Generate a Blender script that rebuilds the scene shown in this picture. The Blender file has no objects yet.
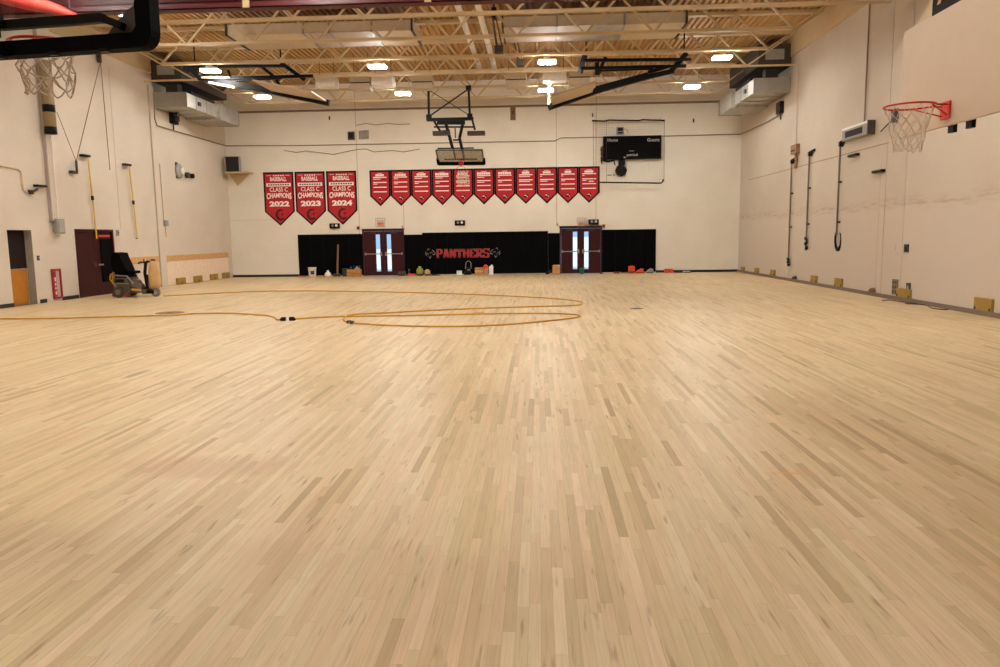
import bpy, bmesh, math, random
from mathutils import Vector, Matrix
random.seed(7)
SC = bpy.context.scene
C = SC.collection

# ------------------------------------------------------------------ camera
FPX, YAW, PITCH, ROLL, EYE = 756.0, -0.05212, 0.12741, -0.01372, 1.75
_F = Vector((math.sin(YAW)*math.cos(PITCH), math.cos(YAW)*math.cos(PITCH), -math.sin(PITCH)))
_r = Vector((math.cos(YAW), -math.sin(YAW), 0)); _u = _r.cross(_F)
_R = _r*math.cos(ROLL) + _u*math.sin(ROLL)
_U = _u*math.cos(ROLL) - _r*math.sin(ROLL)
cd = bpy.data.cameras.new('camera'); cam = bpy.data.objects.new('camera', cd); C.objects.link(cam)
cd.sensor_width = 36.0; cd.lens = FPX*36/1000.0; cd.clip_end = 2000
cam.matrix_world = Matrix(((_R.x, _U.x, -_F.x, 0), (_R.y, _U.y, -_F.y, 0), (_R.z, _U.z, -_F.z, EYE), (0, 0, 0, 1)))
SC.camera = cam

def at(px, py, plane, v):
    """photo pixel -> the point of the place on the plane X|Y|Z = v"""
    d = _F + _R*((px-500)/FPX) + _U*((333.5-py)/FPX)
    i = 'XYZ'.index(plane); o = Vector((0, 0, EYE))
    return o + d*((v-o[i])/d[i])

# ------------------------------------------------------------------ light, sky, exposure
SC.view_settings.view_transform = 'Standard'; SC.view_settings.look = 'None'
SC.view_settings.gamma = 1.0; SC.view_settings.use_curve_mapping = False
SC.view_settings.exposure = 0.0
LAMP = 200.0                                   # radiance of the high-bay diffusers
LAMP_COL = (1.0, 0.99, 0.96)
world = bpy.data.worlds.new('sky'); SC.world = world; world.use_nodes = True
wn = world.node_tree.nodes; wn['Background'].inputs[0].default_value = (0.40, 0.62, 1.0, 1); wn['Background'].inputs[1].default_value = 1.15
sd = bpy.data.lights.new('sun', 'SUN'); sd.energy = 4.0; sd.angle = 0.01; sun = bpy.data.objects.new('sun', sd); C.objects.link(sun)
sun.rotation_euler = (math.radians(40), 0, math.radians(-15))        # from behind the camera, over the roof

# ------------------------------------------------------------------ materials
def lin(c):
    return tuple(((v/255)/12.92 if v/255 <= 0.04045 else ((v/255+0.055)/1.055)**2.4) for v in c)
_mats = {}
def mat(name, rgb, rough=0.6, metal=0.0, var=0.06, scale=6.0, spec=0.5, emit=0.0):
    if name in _mats: return _mats[name]
    m = bpy.data.materials.new(name); m.use_nodes = True; t = m.node_tree; b = t.nodes['Principled BSDF']
    c = lin(rgb)
    tc = t.nodes.new('ShaderNodeTexCoord'); nz = t.nodes.new('ShaderNodeTexNoise')
    nz.inputs['Scale'].default_value = scale; nz.inputs['Detail'].default_value = 3
    t.links.new(tc.outputs['Object'], nz.inputs['Vector'])
    rp = t.nodes.new('ShaderNodeValToRGB')
    rp.color_ramp.elements[0].color = (*[v*(1-var) for v in c], 1); rp.color_ramp.elements[0].position = .3
    rp.color_ramp.elements[1].color = (*[min(1, v*(1+var)) for v in c], 1); rp.color_ramp.elements[1].position = .7
    t.links.new(nz.outputs['Fac'], rp.inputs['Fac']); t.links.new(rp.outputs['Color'], b.inputs['Base Color'])
    b.inputs['Roughness'].default_value = rough; b.inputs['Metallic'].default_value = metal
    b.inputs['Specular IOR Level'].default_value = spec
    if emit:
        b.inputs['Emission Color'].default_value = (*c, 1); b.inputs['Emission Strength'].default_value = emit
    _mats[name] = m; return m

def nn(t, kind, **kw):
    n = t.nodes.new(kind)
    for k, v in kw.items():
        setattr(n, k, v)
    return n
def mth(t, op, a, b=None, c=None, clamp=False):
    n = t.nodes.new('ShaderNodeMath'); n.operation = op; n.use_clamp = clamp
    for i, v in enumerate((a, b, c)):
        if v is None: continue
        if isinstance(v, (int, float)): n.inputs[i].default_value = v
        else: t.links.new(v, n.inputs[i])
    return n.outputs[0]
def ramp(t, fac, stops):
    n = t.nodes.new('ShaderNodeValToRGB'); e = n.color_ramp.elements
    while len(e) < len(stops): e.new(0.5)
    for i, (p, c) in enumerate(stops):
        e[i].position = p; e[i].color = (*c, 1)
    t.links.new(fac, n.inputs['Fac']); return n.outputs['Color']
def mixc(t, fac, a, b, mode='MIX'):
    n = t.nodes.new('ShaderNodeMix'); n.data_type = 'RGBA'; n.blend_type = mode
    for i, v in ((0, fac), (6, a), (7, b)):
        if isinstance(v, (int, float)): n.inputs[i].default_value = v
        elif isinstance(v, tuple): n.inputs[i].default_value = (*v, 1)
        else: t.links.new(v, n.inputs[i])
    return n.outputs[2]

def floor_material():
    m = bpy.data.materials.new('sanded_maple_strips'); m.use_nodes = True; t = m.node_tree; b = t.nodes['Principled BSDF']
    tc = nn(t, 'ShaderNodeTexCoord'); sp = nn(t, 'ShaderNodeSeparateXYZ'); t.links.new(tc.outputs['Object'], sp.inputs[0])
    X, Y = sp.outputs[0], sp.outputs[1]
    W = 0.0572
    u = mth(t, 'DIVIDE', X, W); col = mth(t, 'FLOOR', u); fu = mth(t, 'FRACT', u)
    w1 = nn(t, 'ShaderNodeTexWhiteNoise', noise_dimensions='1D'); t.links.new(col, w1.inputs['W'])
    ln = mth(t, 'MULTIPLY_ADD', w1.outputs['Value'], 1.0, 0.7)
    off = mth(t, 'MULTIPLY', w1.outputs['Value'], 37.0)
    v = mth(t, 'DIVIDE', mth(t, 'ADD', Y, off), ln); row = mth(t, 'FLOOR', v); fv = mth(t, 'FRACT', v)
    cb = nn(t, 'ShaderNodeCombineXYZ'); t.links.new(col, cb.inputs[0]); t.links.new(row, cb.inputs[1])
    w2 = nn(t, 'ShaderNodeTexWhiteNoise', noise_dimensions='3D'); t.links.new(cb.outputs[0], w2.inputs['Vector'])
    base = ramp(t, w2.outputs['Value'], [(0.0, lin((182, 154, 110))), (0.04, lin((198, 172, 127))), (0.2, lin((208, 183, 138))),
                                         (0.55, lin((216, 192, 149))), (0.85, lin((219, 196, 154))), (1.0, lin((224, 203, 165)))])
    w3 = nn(t, 'ShaderNodeTexWhiteNoise', noise_dimensions='4D'); t.links.new(cb.outputs[0], w3.inputs['Vector']); w3.inputs['W'].default_value = 3.3
    base = mixc(t, 1.0, base, ramp(t, w3.outputs['Value'], [(0.0, (0.97, 1.0, 0.94)), (0.5, (1, 1, 1)), (0.8, (1.02, .99, .98)), (1.0, (1.02, 0.975, 0.98))]), 'MULTIPLY')
    # grain along the strip
    cg = nn(t, 'ShaderNodeCombineXYZ')
    t.links.new(mth(t, 'MULTIPLY', X, 75.0), cg.inputs[0]); t.links.new(mth(t, 'MULTIPLY', Y, 3.0), cg.inputs[1]); t.links.new(mth(t, 'MULTIPLY', w2.outputs['Value'], 50.0), cg.inputs[2])
    ng = nn(t, 'ShaderNodeTexNoise'); ng.inputs['Scale'].default_value = 1.0; ng.inputs['Detail'].default_value = 3; t.links.new(cg.outputs[0], ng.inputs['Vector'])
    g = ramp(t, ng.outputs['Fac'], [(0.3, (0.90, 0.875, 0.85)), (0.55, (1, 1, 1)), (0.8, (1.03, 1.03, 1.03))])
    colr = mixc(t, 1.0, base, g, 'MULTIPLY')
    # dark mineral streaks in a few strips
    cs = nn(t, 'ShaderNodeCombineXYZ')
    t.links.new(mth(t, 'MULTIPLY', X, 26.0), cs.inputs[0]); t.links.new(mth(t, 'MULTIPLY', Y, 2.6), cs.inputs[1]); t.links.new(mth(t, 'MULTIPLY', w2.outputs['Value'], 91.0), cs.inputs[2])
    ns = nn(t, 'ShaderNodeTexNoise'); ns.inputs['Scale'].default_value = 1.0; ns.inputs['Detail'].default_value = 2; t.links.new(cs.outputs[0], ns.inputs['Vector'])
    st = mth(t, 'MULTIPLY', mth(t, 'SUBTRACT', ns.outputs['Fac'], 0.635), 7.0, clamp=True)
    colr = mixc(t, mth(t, 'MULTIPLY', st, 0.6), colr, lin((124, 84, 52)))
    # broad tone drift
    n2 = nn(t, 'ShaderNodeTexNoise'); n2.inputs['Scale'].default_value = 0.35; n2.inputs['Detail'].default_value = 3; t.links.new(tc.outputs['Object'], n2.inputs['Vector'])
    colr = mixc(t, 1.0, colr, ramp(t, n2.outputs['Fac'], [(0.3, (0.93, 0.90, 0.87)), (0.65, (1.02, 1.02, 1.02))]), 'MULTIPLY')
    # seams
    e1 = mth(t, 'LESS_THAN', mth(t, 'MINIMUM', fu, mth(t, 'SUBTRACT', 1.0, fu)), 0.022)
    e2 = mth(t, 'LESS_THAN', mth(t, 'MULTIPLY', mth(t, 'MINIMUM', fv, mth(t, 'SUBTRACT', 1.0, fv)), ln), 0.0016)
    e = mth(t, 'MAXIMUM', e1, e2)
    colr = mixc(t, mth(t, 'MULTIPLY', e, 0.26), colr, lin((112, 76, 46)))
    # worn spots left on the boards: (x, y, rx, ry, colour, amount)
    for (x, y, rx, ry, c, a) in ((-5.36, 9.67, .09, .42, (112, 78, 60), .6), (-2.6, 5.6, .9, .35, (176, 124, 84), .32), (1.83, 5.47, .24, .025, (236, 140, 70), .75),
                                 (-11.5, 21.2, .9, .25, (170, 128, 88), .3), (4.7, 9.0, .5, 1.4, (186, 134, 90), .22)):
        dx = mth(t, 'DIVIDE', mth(t, 'SUBTRACT', X, x), rx); dy = mth(t, 'DIVIDE', mth(t, 'SUBTRACT', Y, y), ry)
        q = mth(t, 'ADD', mth(t, 'MULTIPLY', dx, dx), mth(t, 'MULTIPLY', dy, dy))
        mk = mth(t, 'MULTIPLY', mth(t, 'SUBTRACT', 1.2, mth(t, 'ADD', q, mth(t, 'MULTIPLY', ng.outputs['Fac'], 0.5))), 1.2, clamp=True)
        colr = mixc(t, mth(t, 'MULTIPLY', mk, a), colr, lin(c))
    t.links.new(colr, b.inputs['Base Color'])
    b.inputs['Roughness'].default_value = 0.4; b.inputs['Specular IOR Level'].default_value = 0.36
    return m

def wall_material(name, axis, rgb, low_rgb=None, low_z=2.4):
    m = bpy.data.materials.new(name); m.use_nodes = True; t = m.node_tree; b = t.nodes['Principled BSDF']
    tc = nn(t, 'ShaderNodeTexCoord'); sp = nn(t, 'ShaderNodeSeparateXYZ'); t.links.new(tc.outputs['Object'], sp.inputs[0])
    A = sp.outputs[0 if axis == 'X' else 1]; Z = sp.outputs[2]
    cb = nn(t, 'ShaderNodeCombineXYZ'); t.links.new(A, cb.inputs[0]); t.links.new(Z, cb.inputs[1])
    br = nn(t, 'ShaderNodeTexBrick'); br.inputs['Scale'].default_value = 1.0; br.inputs['Brick Width'].default_value = 0.4; br.inputs['Row Height'].default_value = 0.2
    br.inputs['Mortar Size'].default_value = 0.007; br.inputs['Mortar Smooth'].default_value = 0.4
    c = lin(rgb)
    br.inputs['Color1'].default_value = (*c, 1); br.inputs['Color2'].default_value = (*[v*0.985 for v in c], 1); br.inputs['Mortar'].default_value = (*[v*0.95 for v in c], 1)
    t.links.new(cb.outputs[0], br.inputs['Vector'])
    col = br.outputs['Color']
    nz = nn(t, 'ShaderNodeTexNoise'); nz.inputs['Scale'].default_value = 0.7; nz.inputs['Detail'].default_value = 4; t.links.new(tc.outputs['Object'], nz.inputs['Vector'])
    col = mixc(t, 1.0, col, ramp(t, nz.outputs['Fac'], [(0.3, (0.94, 0.925, 0.91)), (0.65, (1.01, 1.01, 1.01))]), 'MULTIPLY')
    if low_rgb:                                       # older paint below the line where the bleachers stood, with a dirty edge
        zz = mth(t, 'ADD', Z, mth(t, 'MULTIPLY', mth(t, 'SUBTRACT', nz.outputs['Fac'], 0.5), 0.25))
        lowm = mth(t, 'MULTIPLY', mth(t, 'SUBTRACT', low_z, zz), 6.0, clamp=True)
        col = mixc(t, mth(t, 'MULTIPLY', lowm, 0.75), col, lin(low_rgb))
        band = mth(t, 'SUBTRACT', 1.0, mth(t, 'MULTIPLY', mth(t, 'ABSOLUTE', mth(t, 'SUBTRACT', zz, low_z)), 5.0), clamp=True)
        cs = nn(t, 'ShaderNodeCombineXYZ'); t.links.new(mth(t, 'MULTIPLY', A, 1.3), cs.inputs[0]); t.links.new(mth(t, 'MULTIPLY', Z, 9.0), cs.inputs[1])
        n3 = nn(t, 'ShaderNodeTexNoise'); n3.inputs['Scale'].default_value = 1.4; n3.inputs['Detail'].default_value = 5; t.links.new(cs.outputs[0], n3.inputs['Vector'])
        sm = mth(t, 'MULTIPLY', band, mth(t, 'MULTIPLY', mth(t, 'SUBTRACT', n3.outputs['Fac'], 0.42), 4.0, clamp=True))
        col = mixc(t, mth(t, 'MULTIPLY', sm, 0.4), col, lin((140, 104, 74)))
    t.links.new(col, b.inputs['Base Color']); b.inputs['Roughness'].default_value = 0.65; b.inputs['Specular IOR Level'].default_value = 0.3
    return m

def glass_material(name, tint=(0.93, 0.96, 0.95)):
    m = bpy.data.materials.new(name); m.use_nodes = True; t = m.node_tree
    for n in list(t.nodes):
        if n.type != 'OUTPUT_MATERIAL': t.nodes.remove(n)
    tr = nn(t, 'ShaderNodeBsdfTransparent'); tr.inputs[0].default_value = (*tint, 1)
    gl = nn(t, 'ShaderNodeBsdfGlossy'); gl.inputs['Roughness'].default_value = 0.03
    lw = nn(t, 'ShaderNodeLayerWeight'); lw.inputs[0].default_value = 0.25
    mx = nn(t, 'ShaderNodeMixShader'); t.links.new(mth(t, 'MULTIPLY_ADD', lw.outputs['Fresnel'], 0.6, 0.02), mx.inputs[0]); t.links.new(tr.outputs[0], mx.inputs[1]); t.links.new(gl.outputs[0], mx.inputs[2])
    t.links.new(mx.outputs[0], [n for n in t.nodes if n.type == 'OUTPUT_MATERIAL'][0].inputs[0])
    return m

M_FLOOR = floor_material()
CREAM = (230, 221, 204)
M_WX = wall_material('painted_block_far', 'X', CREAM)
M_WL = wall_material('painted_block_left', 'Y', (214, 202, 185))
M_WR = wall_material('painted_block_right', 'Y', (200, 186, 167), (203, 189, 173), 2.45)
M_SEAM = mat('joint_caulk', (190, 176, 154), .8)
M_STEEL = mat('cream_painted_steel', (198, 173, 133), .5, var=.04)
M_DECK = mat('painted_roof_deck', (180, 138, 80), .6, var=.05, scale=2)
M_MAROON_STEEL = mat('maroon_painted_steel', (84, 12, 18), .5)
M_BLACK = mat('black_painted_steel', (7, 6, 6), .45, spec=.2)
M_PAD = mat('black_vinyl', (4, 4, 5), .7, var=.12, spec=.06)
M_RUB = mat('black_rubber_base', (20, 18, 17), .6)
M_GREYBASE = mat('grey_base_trim', (122, 104, 88), .7)
M_GALV = mat('galvanised_sheet', (186, 182, 174), .42, .7, .12, 5)
M_DUCT = mat('painted_duct', (200, 184, 160), .7, .0, .05, 6, .15)
M_DUCTGREY = mat('primer_duct', (178, 164, 156), .6, .0, .06, 6, .2)  # greyer tone for some of the duct panels
M_DARK = mat('dark_equipment', (58, 50, 44), .6)
M_GREY = mat('grey_enamel', (150, 146, 138), .5)
M_WHITE = mat('white_enamel', (236, 230, 220), .5)
M_MAROON = mat('maroon_door_paint', (54, 8, 14), .4, var=.08, spec=.25)
M_MAROOND = mat('dark_maroon_frame', (52, 12, 18), .4, spec=.25)
M_CHROME = mat('brushed_metal', (150, 140, 130), .4, .8)
M_GLASS = glass_material('clear_glass')
M_RED = mat('banner_red', (178, 20, 30), .75, var=.06)
M_BORD = mat('banner_black_border', (12, 6, 8), .7, spec=.2)
M_LETTER = mat('white_print', (240, 225, 215), .7, var=.02)
M_DRED = mat('dark_red_print', (56, 4, 10), .7)
M_ORANGE = mat('orange_plastic', (232, 74, 22), .45)
M_RIM = mat('orange_red_rim', (206, 36, 24), .4)
M_NET = mat('white_cord', (196, 180, 160), .8)
M_YEL = mat('yellow_webbing', (212, 172, 40), .6)
M_HOSE = mat('yellow_cable_sheath', (206, 152, 44), .6)
M_WOOD = mat('raw_plywood', (206, 160, 102), .65, var=.14, scale=8)
M_BROWNW = mat('brown_wood', (122, 82, 46), .6, var=.15)
M_CARD = mat('cardboard', (186, 132, 74), .8, var=.08)
M_YBLOCK = mat('ochre_block', (158, 126, 50), .7, var=.1)
M_BOARD = mat('grey_beige_backboard_paint', (194, 172, 148), .5, var=.03, scale=3)
M_TAN = mat('tan_canvas', (206, 166, 110), .85, var=.08)
M_LAMP = mat('lamp_diffuser', (255, 255, 255), .5)
_b = M_LAMP.node_tree.nodes['Principled BSDF']; _b.inputs['Emission Color'].default_value = (*LAMP_COL, 1); _b.inputs['Emission Strength'].default_value = LAMP
M_LAMPOFF = mat('unlit_diffuser', (70, 66, 60), .2)

# ------------------------------------------------------------------ mesh helpers
class MB:
    def __init__(s): s.v = []; s.f = []; s.m = []; s.mi = 0
    def add(s, vs, fs):
        o = len(s.v); s.v += [Vector(p) for p in vs]
        for f in fs: s.f.append([i+o for i in f]); s.m.append(s.mi)
        return s
    def use(s, i): s.mi = i; return s
    def box(s, lo, hi, bev=0.0):
        x0, y0, z0 = [min(a, b) for a, b in zip(lo, hi)]; x1, y1, z1 = [max(a, b) for a, b in zip(lo, hi)]
        if bev > 0:
            bm = bmesh.new(); bmesh.ops.create_cube(bm, size=1)
            for v in bm.verts: v.co = Vector(((x0+x1)/2+v.co.x*(x1-x0), (y0+y1)/2+v.co.y*(y1-y0), (z0+z1)/2+v.co.z*(z1-z0)))
            bmesh.ops.bevel(bm, geom=bm.edges[:], offset=bev, segments=2, affect='EDGES', profile=.5)
            bm.verts.index_update(); s.add([v.co.copy() for v in bm.verts], [[v.index for v in f.verts] for f in bm.faces]); bm.free(); return s
        return s.add([(x0,y0,z0),(x1,y0,z0),(x1,y1,z0),(x0,y1,z0),(x0,y0,z1),(x1,y0,z1),(x1,y1,z1),(x0,y1,z1)],
                     [(3,2,1,0),(4,5,6,7),(0,1,5,4),(1,2,6,5),(2,3,7,6),(3,0,4,7)])
    def bar(s, a, b, w, h, up=(0,0,1)):
        a = Vector(a); b = Vector(b); d = (b-a).normalized(); up = Vector(up)
        if abs(d.dot(up)) > .98: up = Vector((0,1,0))
        x = d.cross(up).normalized()*w/2; y = x.cross(d).normalized()*h/2
        return s.add([a-x-y, a+x-y, a+x+y, a-x+y, b-x-y, b+x-y, b+x+y, b-x+y], [(0,1,2,3),(7,6,5,4),(4,5,1,0),(5,6,2,1),(6,7,3,2),(7,4,0,3)])
    def tube(s, pts, r, n=8, cap=True, closed=False):
        pts = [Vector(p) for p in pts]; N = len(pts); rs = r if isinstance(r, (list, tuple)) else [r]*N
        ref = None; vs = []
        for i, p in enumerate(pts):
            if closed: d = pts[(i+1) % N]-pts[i-1]
            else: d = pts[min(i+1, N-1)]-pts[max(i-1, 0)]
            d = d.normalized() if d.length > 1e-9 else Vector((0,0,1))
            if ref is None: ref = Vector((0,0,1)) if abs(d.z) < .9 else Vector((0,1,0))
            x = d.cross(ref)
            if x.length < 1e-4: ref = Vector((1,0,0)); x = d.cross(ref)
            x.normalize(); y = x.cross(d).normalized(); ref = y
            vs += [p + x*math.cos(2*math.pi*k/n)*rs[i] + y*math.sin(2*math.pi*k/n)*rs[i] for k in range(n)]
        fs = []
        for i in range(N if closed else N-1):
            j = (i+1) % N
            for k in range(n):
                l = (k+1) % n; fs.append((i*n+k, i*n+l, j*n+l, j*n+k))
        if cap and not closed: fs += [tuple(range(n))[::-1], tuple(range((N-1)*n, N*n))]
        return s.add(vs, fs)
    def lathe(s, prof, c=(0,0,0), n=20, axis='Z'):
        c = Vector(c); vs = []
        for (r, z) in prof:
            for k in range(n):
                a = 2*math.pi*k/n; p = (r*math.cos(a), r*math.sin(a), z)
                if axis == 'X': p = (p[2], p[0], p[1])
                if axis == 'Y': p = (p[0], p[2], p[1])
                vs.append(c+Vector(p))
        N = len(prof); fs = []
        for i in range(N-1):
            for k in range(n):
                l = (k+1) % n; fs.append((i*n+k, i*n+l, (i+1)*n+l, (i+1)*n+k))
        fs += [tuple(range(n))[::-1], tuple(range((N-1)*n, N*n))]
        return s.add(vs, fs)
    def prism(s, poly, o, u, v, d):
        """outline poly (a,b) -> o + a*u + b*v, extruded along d"""
        o = Vector(o); u = Vector(u); v = Vector(v); d = Vector(d); n = len(poly)
        p = [o+u*a+v*b for a, b in poly]
        return s.add(p+[q+d for q in p], [tuple(range(n)), tuple(range(2*n-1, n-1, -1))]+[(i, i+n, (i+1) % n+n, (i+1) % n) for i in range(n)])
    def mapped(s, vs, fs, fn): return s.add([fn(Vector(p)) for p in vs], fs)
    def build(s, name, m, parent=None, origin=None, smooth=False):
        me = bpy.data.meshes.new(name)
        root = parent
        while root is not None and root.parent is not None: root = root.parent
        o = Vector(origin) if origin is not None else Vector((0,0,0))
        if root is not None: o = Vector(root.location)
        loc = parent is not None and root.get('_local')
        if loc: o = Vector((0,0,0))
        me.from_pydata([tuple(p-o) for p in s.v], [], s.f); me.update()
        bm = bmesh.new(); bm.from_mesh(me); bmesh.ops.recalc_face_normals(bm, faces=bm.faces[:]); bm.to_mesh(me); bm.free()
        for x in (m if isinstance(m, (list, tuple)) else [m]): me.materials.append(x)
        if len(s.m) == len(me.polygons):
            for p, i in zip(me.polygons, s.m): p.material_index = i; p.use_smooth = smooth
        ob = bpy.data.objects.new(name, me); C.objects.link(ob)
        if parent is not None: ob.parent = parent
        else: ob.location = o
        return ob

def tag(o, label, cat, group=None, kind=None):
    o['label'] = label; o['category'] = cat
    if group: o['group'] = group
    if kind: o['kind'] = kind
    return o
def thing(name, label, cat, loc=(0,0,0), group=None, rotz=0.0, local=False):
    o = bpy.data.objects.new(name, None); C.objects.link(o); o.location = loc; o.rotation_euler = (0,0,rotz); o.empty_display_size = .1
    if local or rotz: o['_local'] = 1
    return tag(o, label, cat, group)
def struct(name, mb, m, parent=None, label=None):
    o = mb.build(name, m, parent)
    if parent is None: o['kind'] = 'structure'
    if label: o['label'] = label; o['category'] = name.split('_')[0]
    return o
def copy_tree(o, parent=None):
    c = o.copy(); C.objects.link(c); c.parent = parent
    for ch in list(o.children): copy_tree(ch, c)
    return c

def text_mesh(body, width, height, bold=0.0, shear=0.0):
    cu = bpy.data.curves.new('lettering_curve', 'FONT'); cu.body = body; cu.size = 1.0; cu.offset = bold; cu.shear = shear; cu.resolution_u = 3
    ob = bpy.data.objects.new('lettering_curve', cu); C.objects.link(ob)
    me = bpy.data.meshes.new_from_object(ob)
    vs = [v.co.copy() for v in me.vertices]; fs = [list(p.vertices) for p in me.polygons]
    bpy.data.objects.remove(ob); bpy.data.curves.remove(cu); bpy.data.meshes.remove(me)
    x0 = min(v.x for v in vs); x1 = max(v.x for v in vs); y0 = min(v.y for v in vs); y1 = max(v.y for v in vs)
    return [Vector(((v.x-(x0+x1)/2)/(x1-x0)*width, (v.y-y0)/(y1-y0)*height, 0)) for v in vs], fs
def wall_text(mb, body, cx, z, y, w, h, bold=0.02, warp=None):
    vs, fs = text_mesh(body, w, h, bold)
    def fn(p):
        q = Vector((p.x, p.y, 0))
        if warp: q.y = warp(q.x/(w/2), q.y/h)*h
        return Vector((cx+q.x, y, z+q.y))
    return mb.mapped(vs, fs, fn)

# ------------------------------------------------------------------ the room
L, R, D, NEAR, DECK = -14.55, 9.17, 35.42, -7.0, 8.80
T = 0.3
struct('floor', MB().box((L-T, NEAR-T, -.25), (R+T, D+T, 0)), M_FLOOR)
# roof deck: ribbed steel sheet, ribs running away from the camera
prof = []; x = L-T
while x < R+T:
    prof += [(x, DECK), (x+.09, DECK), (x+.11, DECK+.075), (x+.18, DECK+.075)]; x += .20
dk = MB(); n = len(prof)
dk.add([(a, NEAR-T, b) for a, b in prof]+[(a, D+T, b) for a, b in prof], [(i, i+1, n+i+1, n+i) for i in range(n-1)])
dk.box((L-T, NEAR-T, DECK+.08), (prof[-1][0], D+T, DECK+.25))
struct('ceiling', dk, M_DECK)

DW = [(20.2, 21.21, 2.12), (23.25, 25.41, 2.17)]                 # openings in the left wall
wl = MB(); y0 = NEAR-T
for a, b, hgt in DW:
    wl.box((L-T, y0, 0), (L, a, DECK)); wl.box((L-T, a, hgt), (L, b, DECK)); y0 = b
wl.box((L-T, y0, 0), (L, D+T, DECK))
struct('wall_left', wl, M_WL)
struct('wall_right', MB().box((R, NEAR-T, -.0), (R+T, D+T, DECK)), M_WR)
DF = [(-8.26, -6.28, 2.15), (0.98, 2.93, 2.15)]
wf = MB(); x0 = L
for a, b, hgt in DF:
    wf.box((x0, D, 0), (a, D+T, DECK)); wf.box((a, D, hgt), (b, D+T, DECK)); x0 = b
wf.box((x0, D, 0), (R, D+T, DECK))
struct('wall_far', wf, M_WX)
struct('wall_near', MB().box((L, NEAR-T, 0), (R, NEAR, DECK)), M_WX)
# base trim
bb = MB(); bb.box((L, D-.02, 0), (-11.34, D, .11)); bb.box((5.42, D-.02, 0), (R, D, .11)); struct('baseboard_far', bb, M_RUB)
bb = MB()
for a, b in ((NEAR, 20.2), (21.32, 21.62), (22.36, 23.2)): bb.box((L, a, 0), (L+.015, b, .11))
struct('baseboard_left', bb, M_RUB)
struct('baseboard_right', MB().box((R-.05, NEAR, 0), (R, D-.02, .10)), M_GREYBASE)
# outside, seen through the door glass
M_OUT = mat('pale_concrete_outside', (238, 236, 230), .9)
go = MB(); go.box((-60, D+T, -.2), (-2, 122, -.02)); go.box((-2, D+T, -.2), (120, 900, -.02)); struct('ground_outside', go, M_OUT)

# vertical joints and pilasters
k = 0
def joint(lo, hi, m=M_SEAM):
    global k; k += 1
    struct('trim_%d' % k, MB().box(lo, hi), m)
for px, py, z0, z1 in ((556.4, 160, 2.2, DECK), (357, 160, 0, DECK), (404, 225, 2.2, 3.4), (596, 190, 2.2, DECK)):
    xx = at(px, py, 'Y', D).x; joint((xx-.016, D-.006, z0), (xx+.016, D, z1))
joint((L, D-.12, 3.9), (-11.9, D-.1, 3.92) if False else (L+.001, D-.11, 3.92)) if False else None
joint((L, D-.006, 2.68), (-12.3, D, 2.695))
for yy in (28.72,): joint((L, yy-.24, 0), (L+.05, yy+.24, 7.55), M_WL)
joint((L, 28.45, 0), (L+.055, 28.48, 7.55)); joint((L, 25.9, 2.2), (L+.006, 25.93, 7.6))
for ya, yb in ((22.1, 22.7),): joint((L, ya, 2.40), (L+.08, yb, 8.7), M_WL)
joint((L, 22.06, 2.40), (L+.1, 22.1, 8.6), mat('painted_shadow_line', (170, 156, 146), .7))  # narrow strip coloured grey as the shadow line beside the chase
ya = at(894.6, 10, 'X', R).y; joint((R-.008, ya-.015, .1), (R, ya+.015, DECK)); joint((R-.012, ya-1.1, .1), (R, ya-.08, DECK), M_WR)
joint((R-.01, 20.4, 4.04), (R, 34.0, 4.06), mat('rust_line', (146, 112, 80), .7))
yb = at(877, 250, 'X', R).y; joint((R-.004, yb-.008, .1), (R, yb+.008, 3.6)); yb = at(788.5, 270, 'X', R).y; joint((R-.01, yb-.04, .1), (R, yb+.04, 4.4), M_WR)
# low dark ledger beam where the joists meet the far wall
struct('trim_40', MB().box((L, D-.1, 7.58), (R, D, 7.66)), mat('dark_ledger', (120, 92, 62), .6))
for s_, Xs in ((1, R), (-1, L)):
    struct('trim_%d' % (41 if s_ > 0 else 42), MB().box((Xs, NEAR, 8.02), (Xs-s_*.06, D-.1, DECK)), M_STEEL)

# ------------------------------------------------------------------ roof joists
ZB, ZT = 7.61, 8.70
JY = [33.17, 30.8, 28.25, 25.75, 23.35, 21.0, 18.6, 16.2]
ords = ['first', 'second', 'third', 'fourth', 'fifth', 'sixth', 'seventh', 'eighth']
bl, brr = L+1.95, R-1.75
j0 = thing('roof_joist', '', 'joist', (0, JY[0], ZB), 'open-web steel roof joists', local=True)
q = MB()
q.box((L+.08, -.12, ZT-ZB), (R-.08, .12, DECK-ZB-.001))
q.build('top_chord', M_STEEL, j0)
q = MB()
for sy in (-.045, .045): q.box((bl, sy-.035, 0), (brr, sy+.035, .08))
q.build('bottom_chord', M_STEEL, j0)
NP = 20; st = (brr-bl)/NP
for i in range(NP):
    a = (bl+i*st, 0, .03 if i % 2 == 0 else ZT-ZB); b = (bl+(i+1)*st, 0, ZT-ZB if i % 2 == 0 else .03)
    MB().bar(a, b, .06, .06).build('web_diagonal', M_STEEL, j0)
MB().bar((bl, 0, .03), (L+.15, 0, ZT-ZB), .05, .05).build('end_diagonal', M_STEEL, j0)
MB().bar((brr, 0, .03), (R-.15, 0, ZT-ZB), .05, .05).build('end_diagonal', M_STEEL, j0)
joists = []
for i, y in enumerate(JY):
    o = j0 if i == 0 else copy_tree(j0)
    o.location = (0, y, ZB); o['label'] = 'cream open-web steel roof joist under the deck, %s counted from the far wall' % ords[i]; joists.append(o)
for i in (2, 5):                                   # these two run on to the walls at bottom level
    MB().box((brr, -.03, 0), (R-.02, .03, .06)).build('chord_extension', M_STEEL, joists[i])
    MB().box((L+.02, -.03, 0), (bl, .03, .06)).build('chord_extension', M_STEEL, joists[i])

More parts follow.
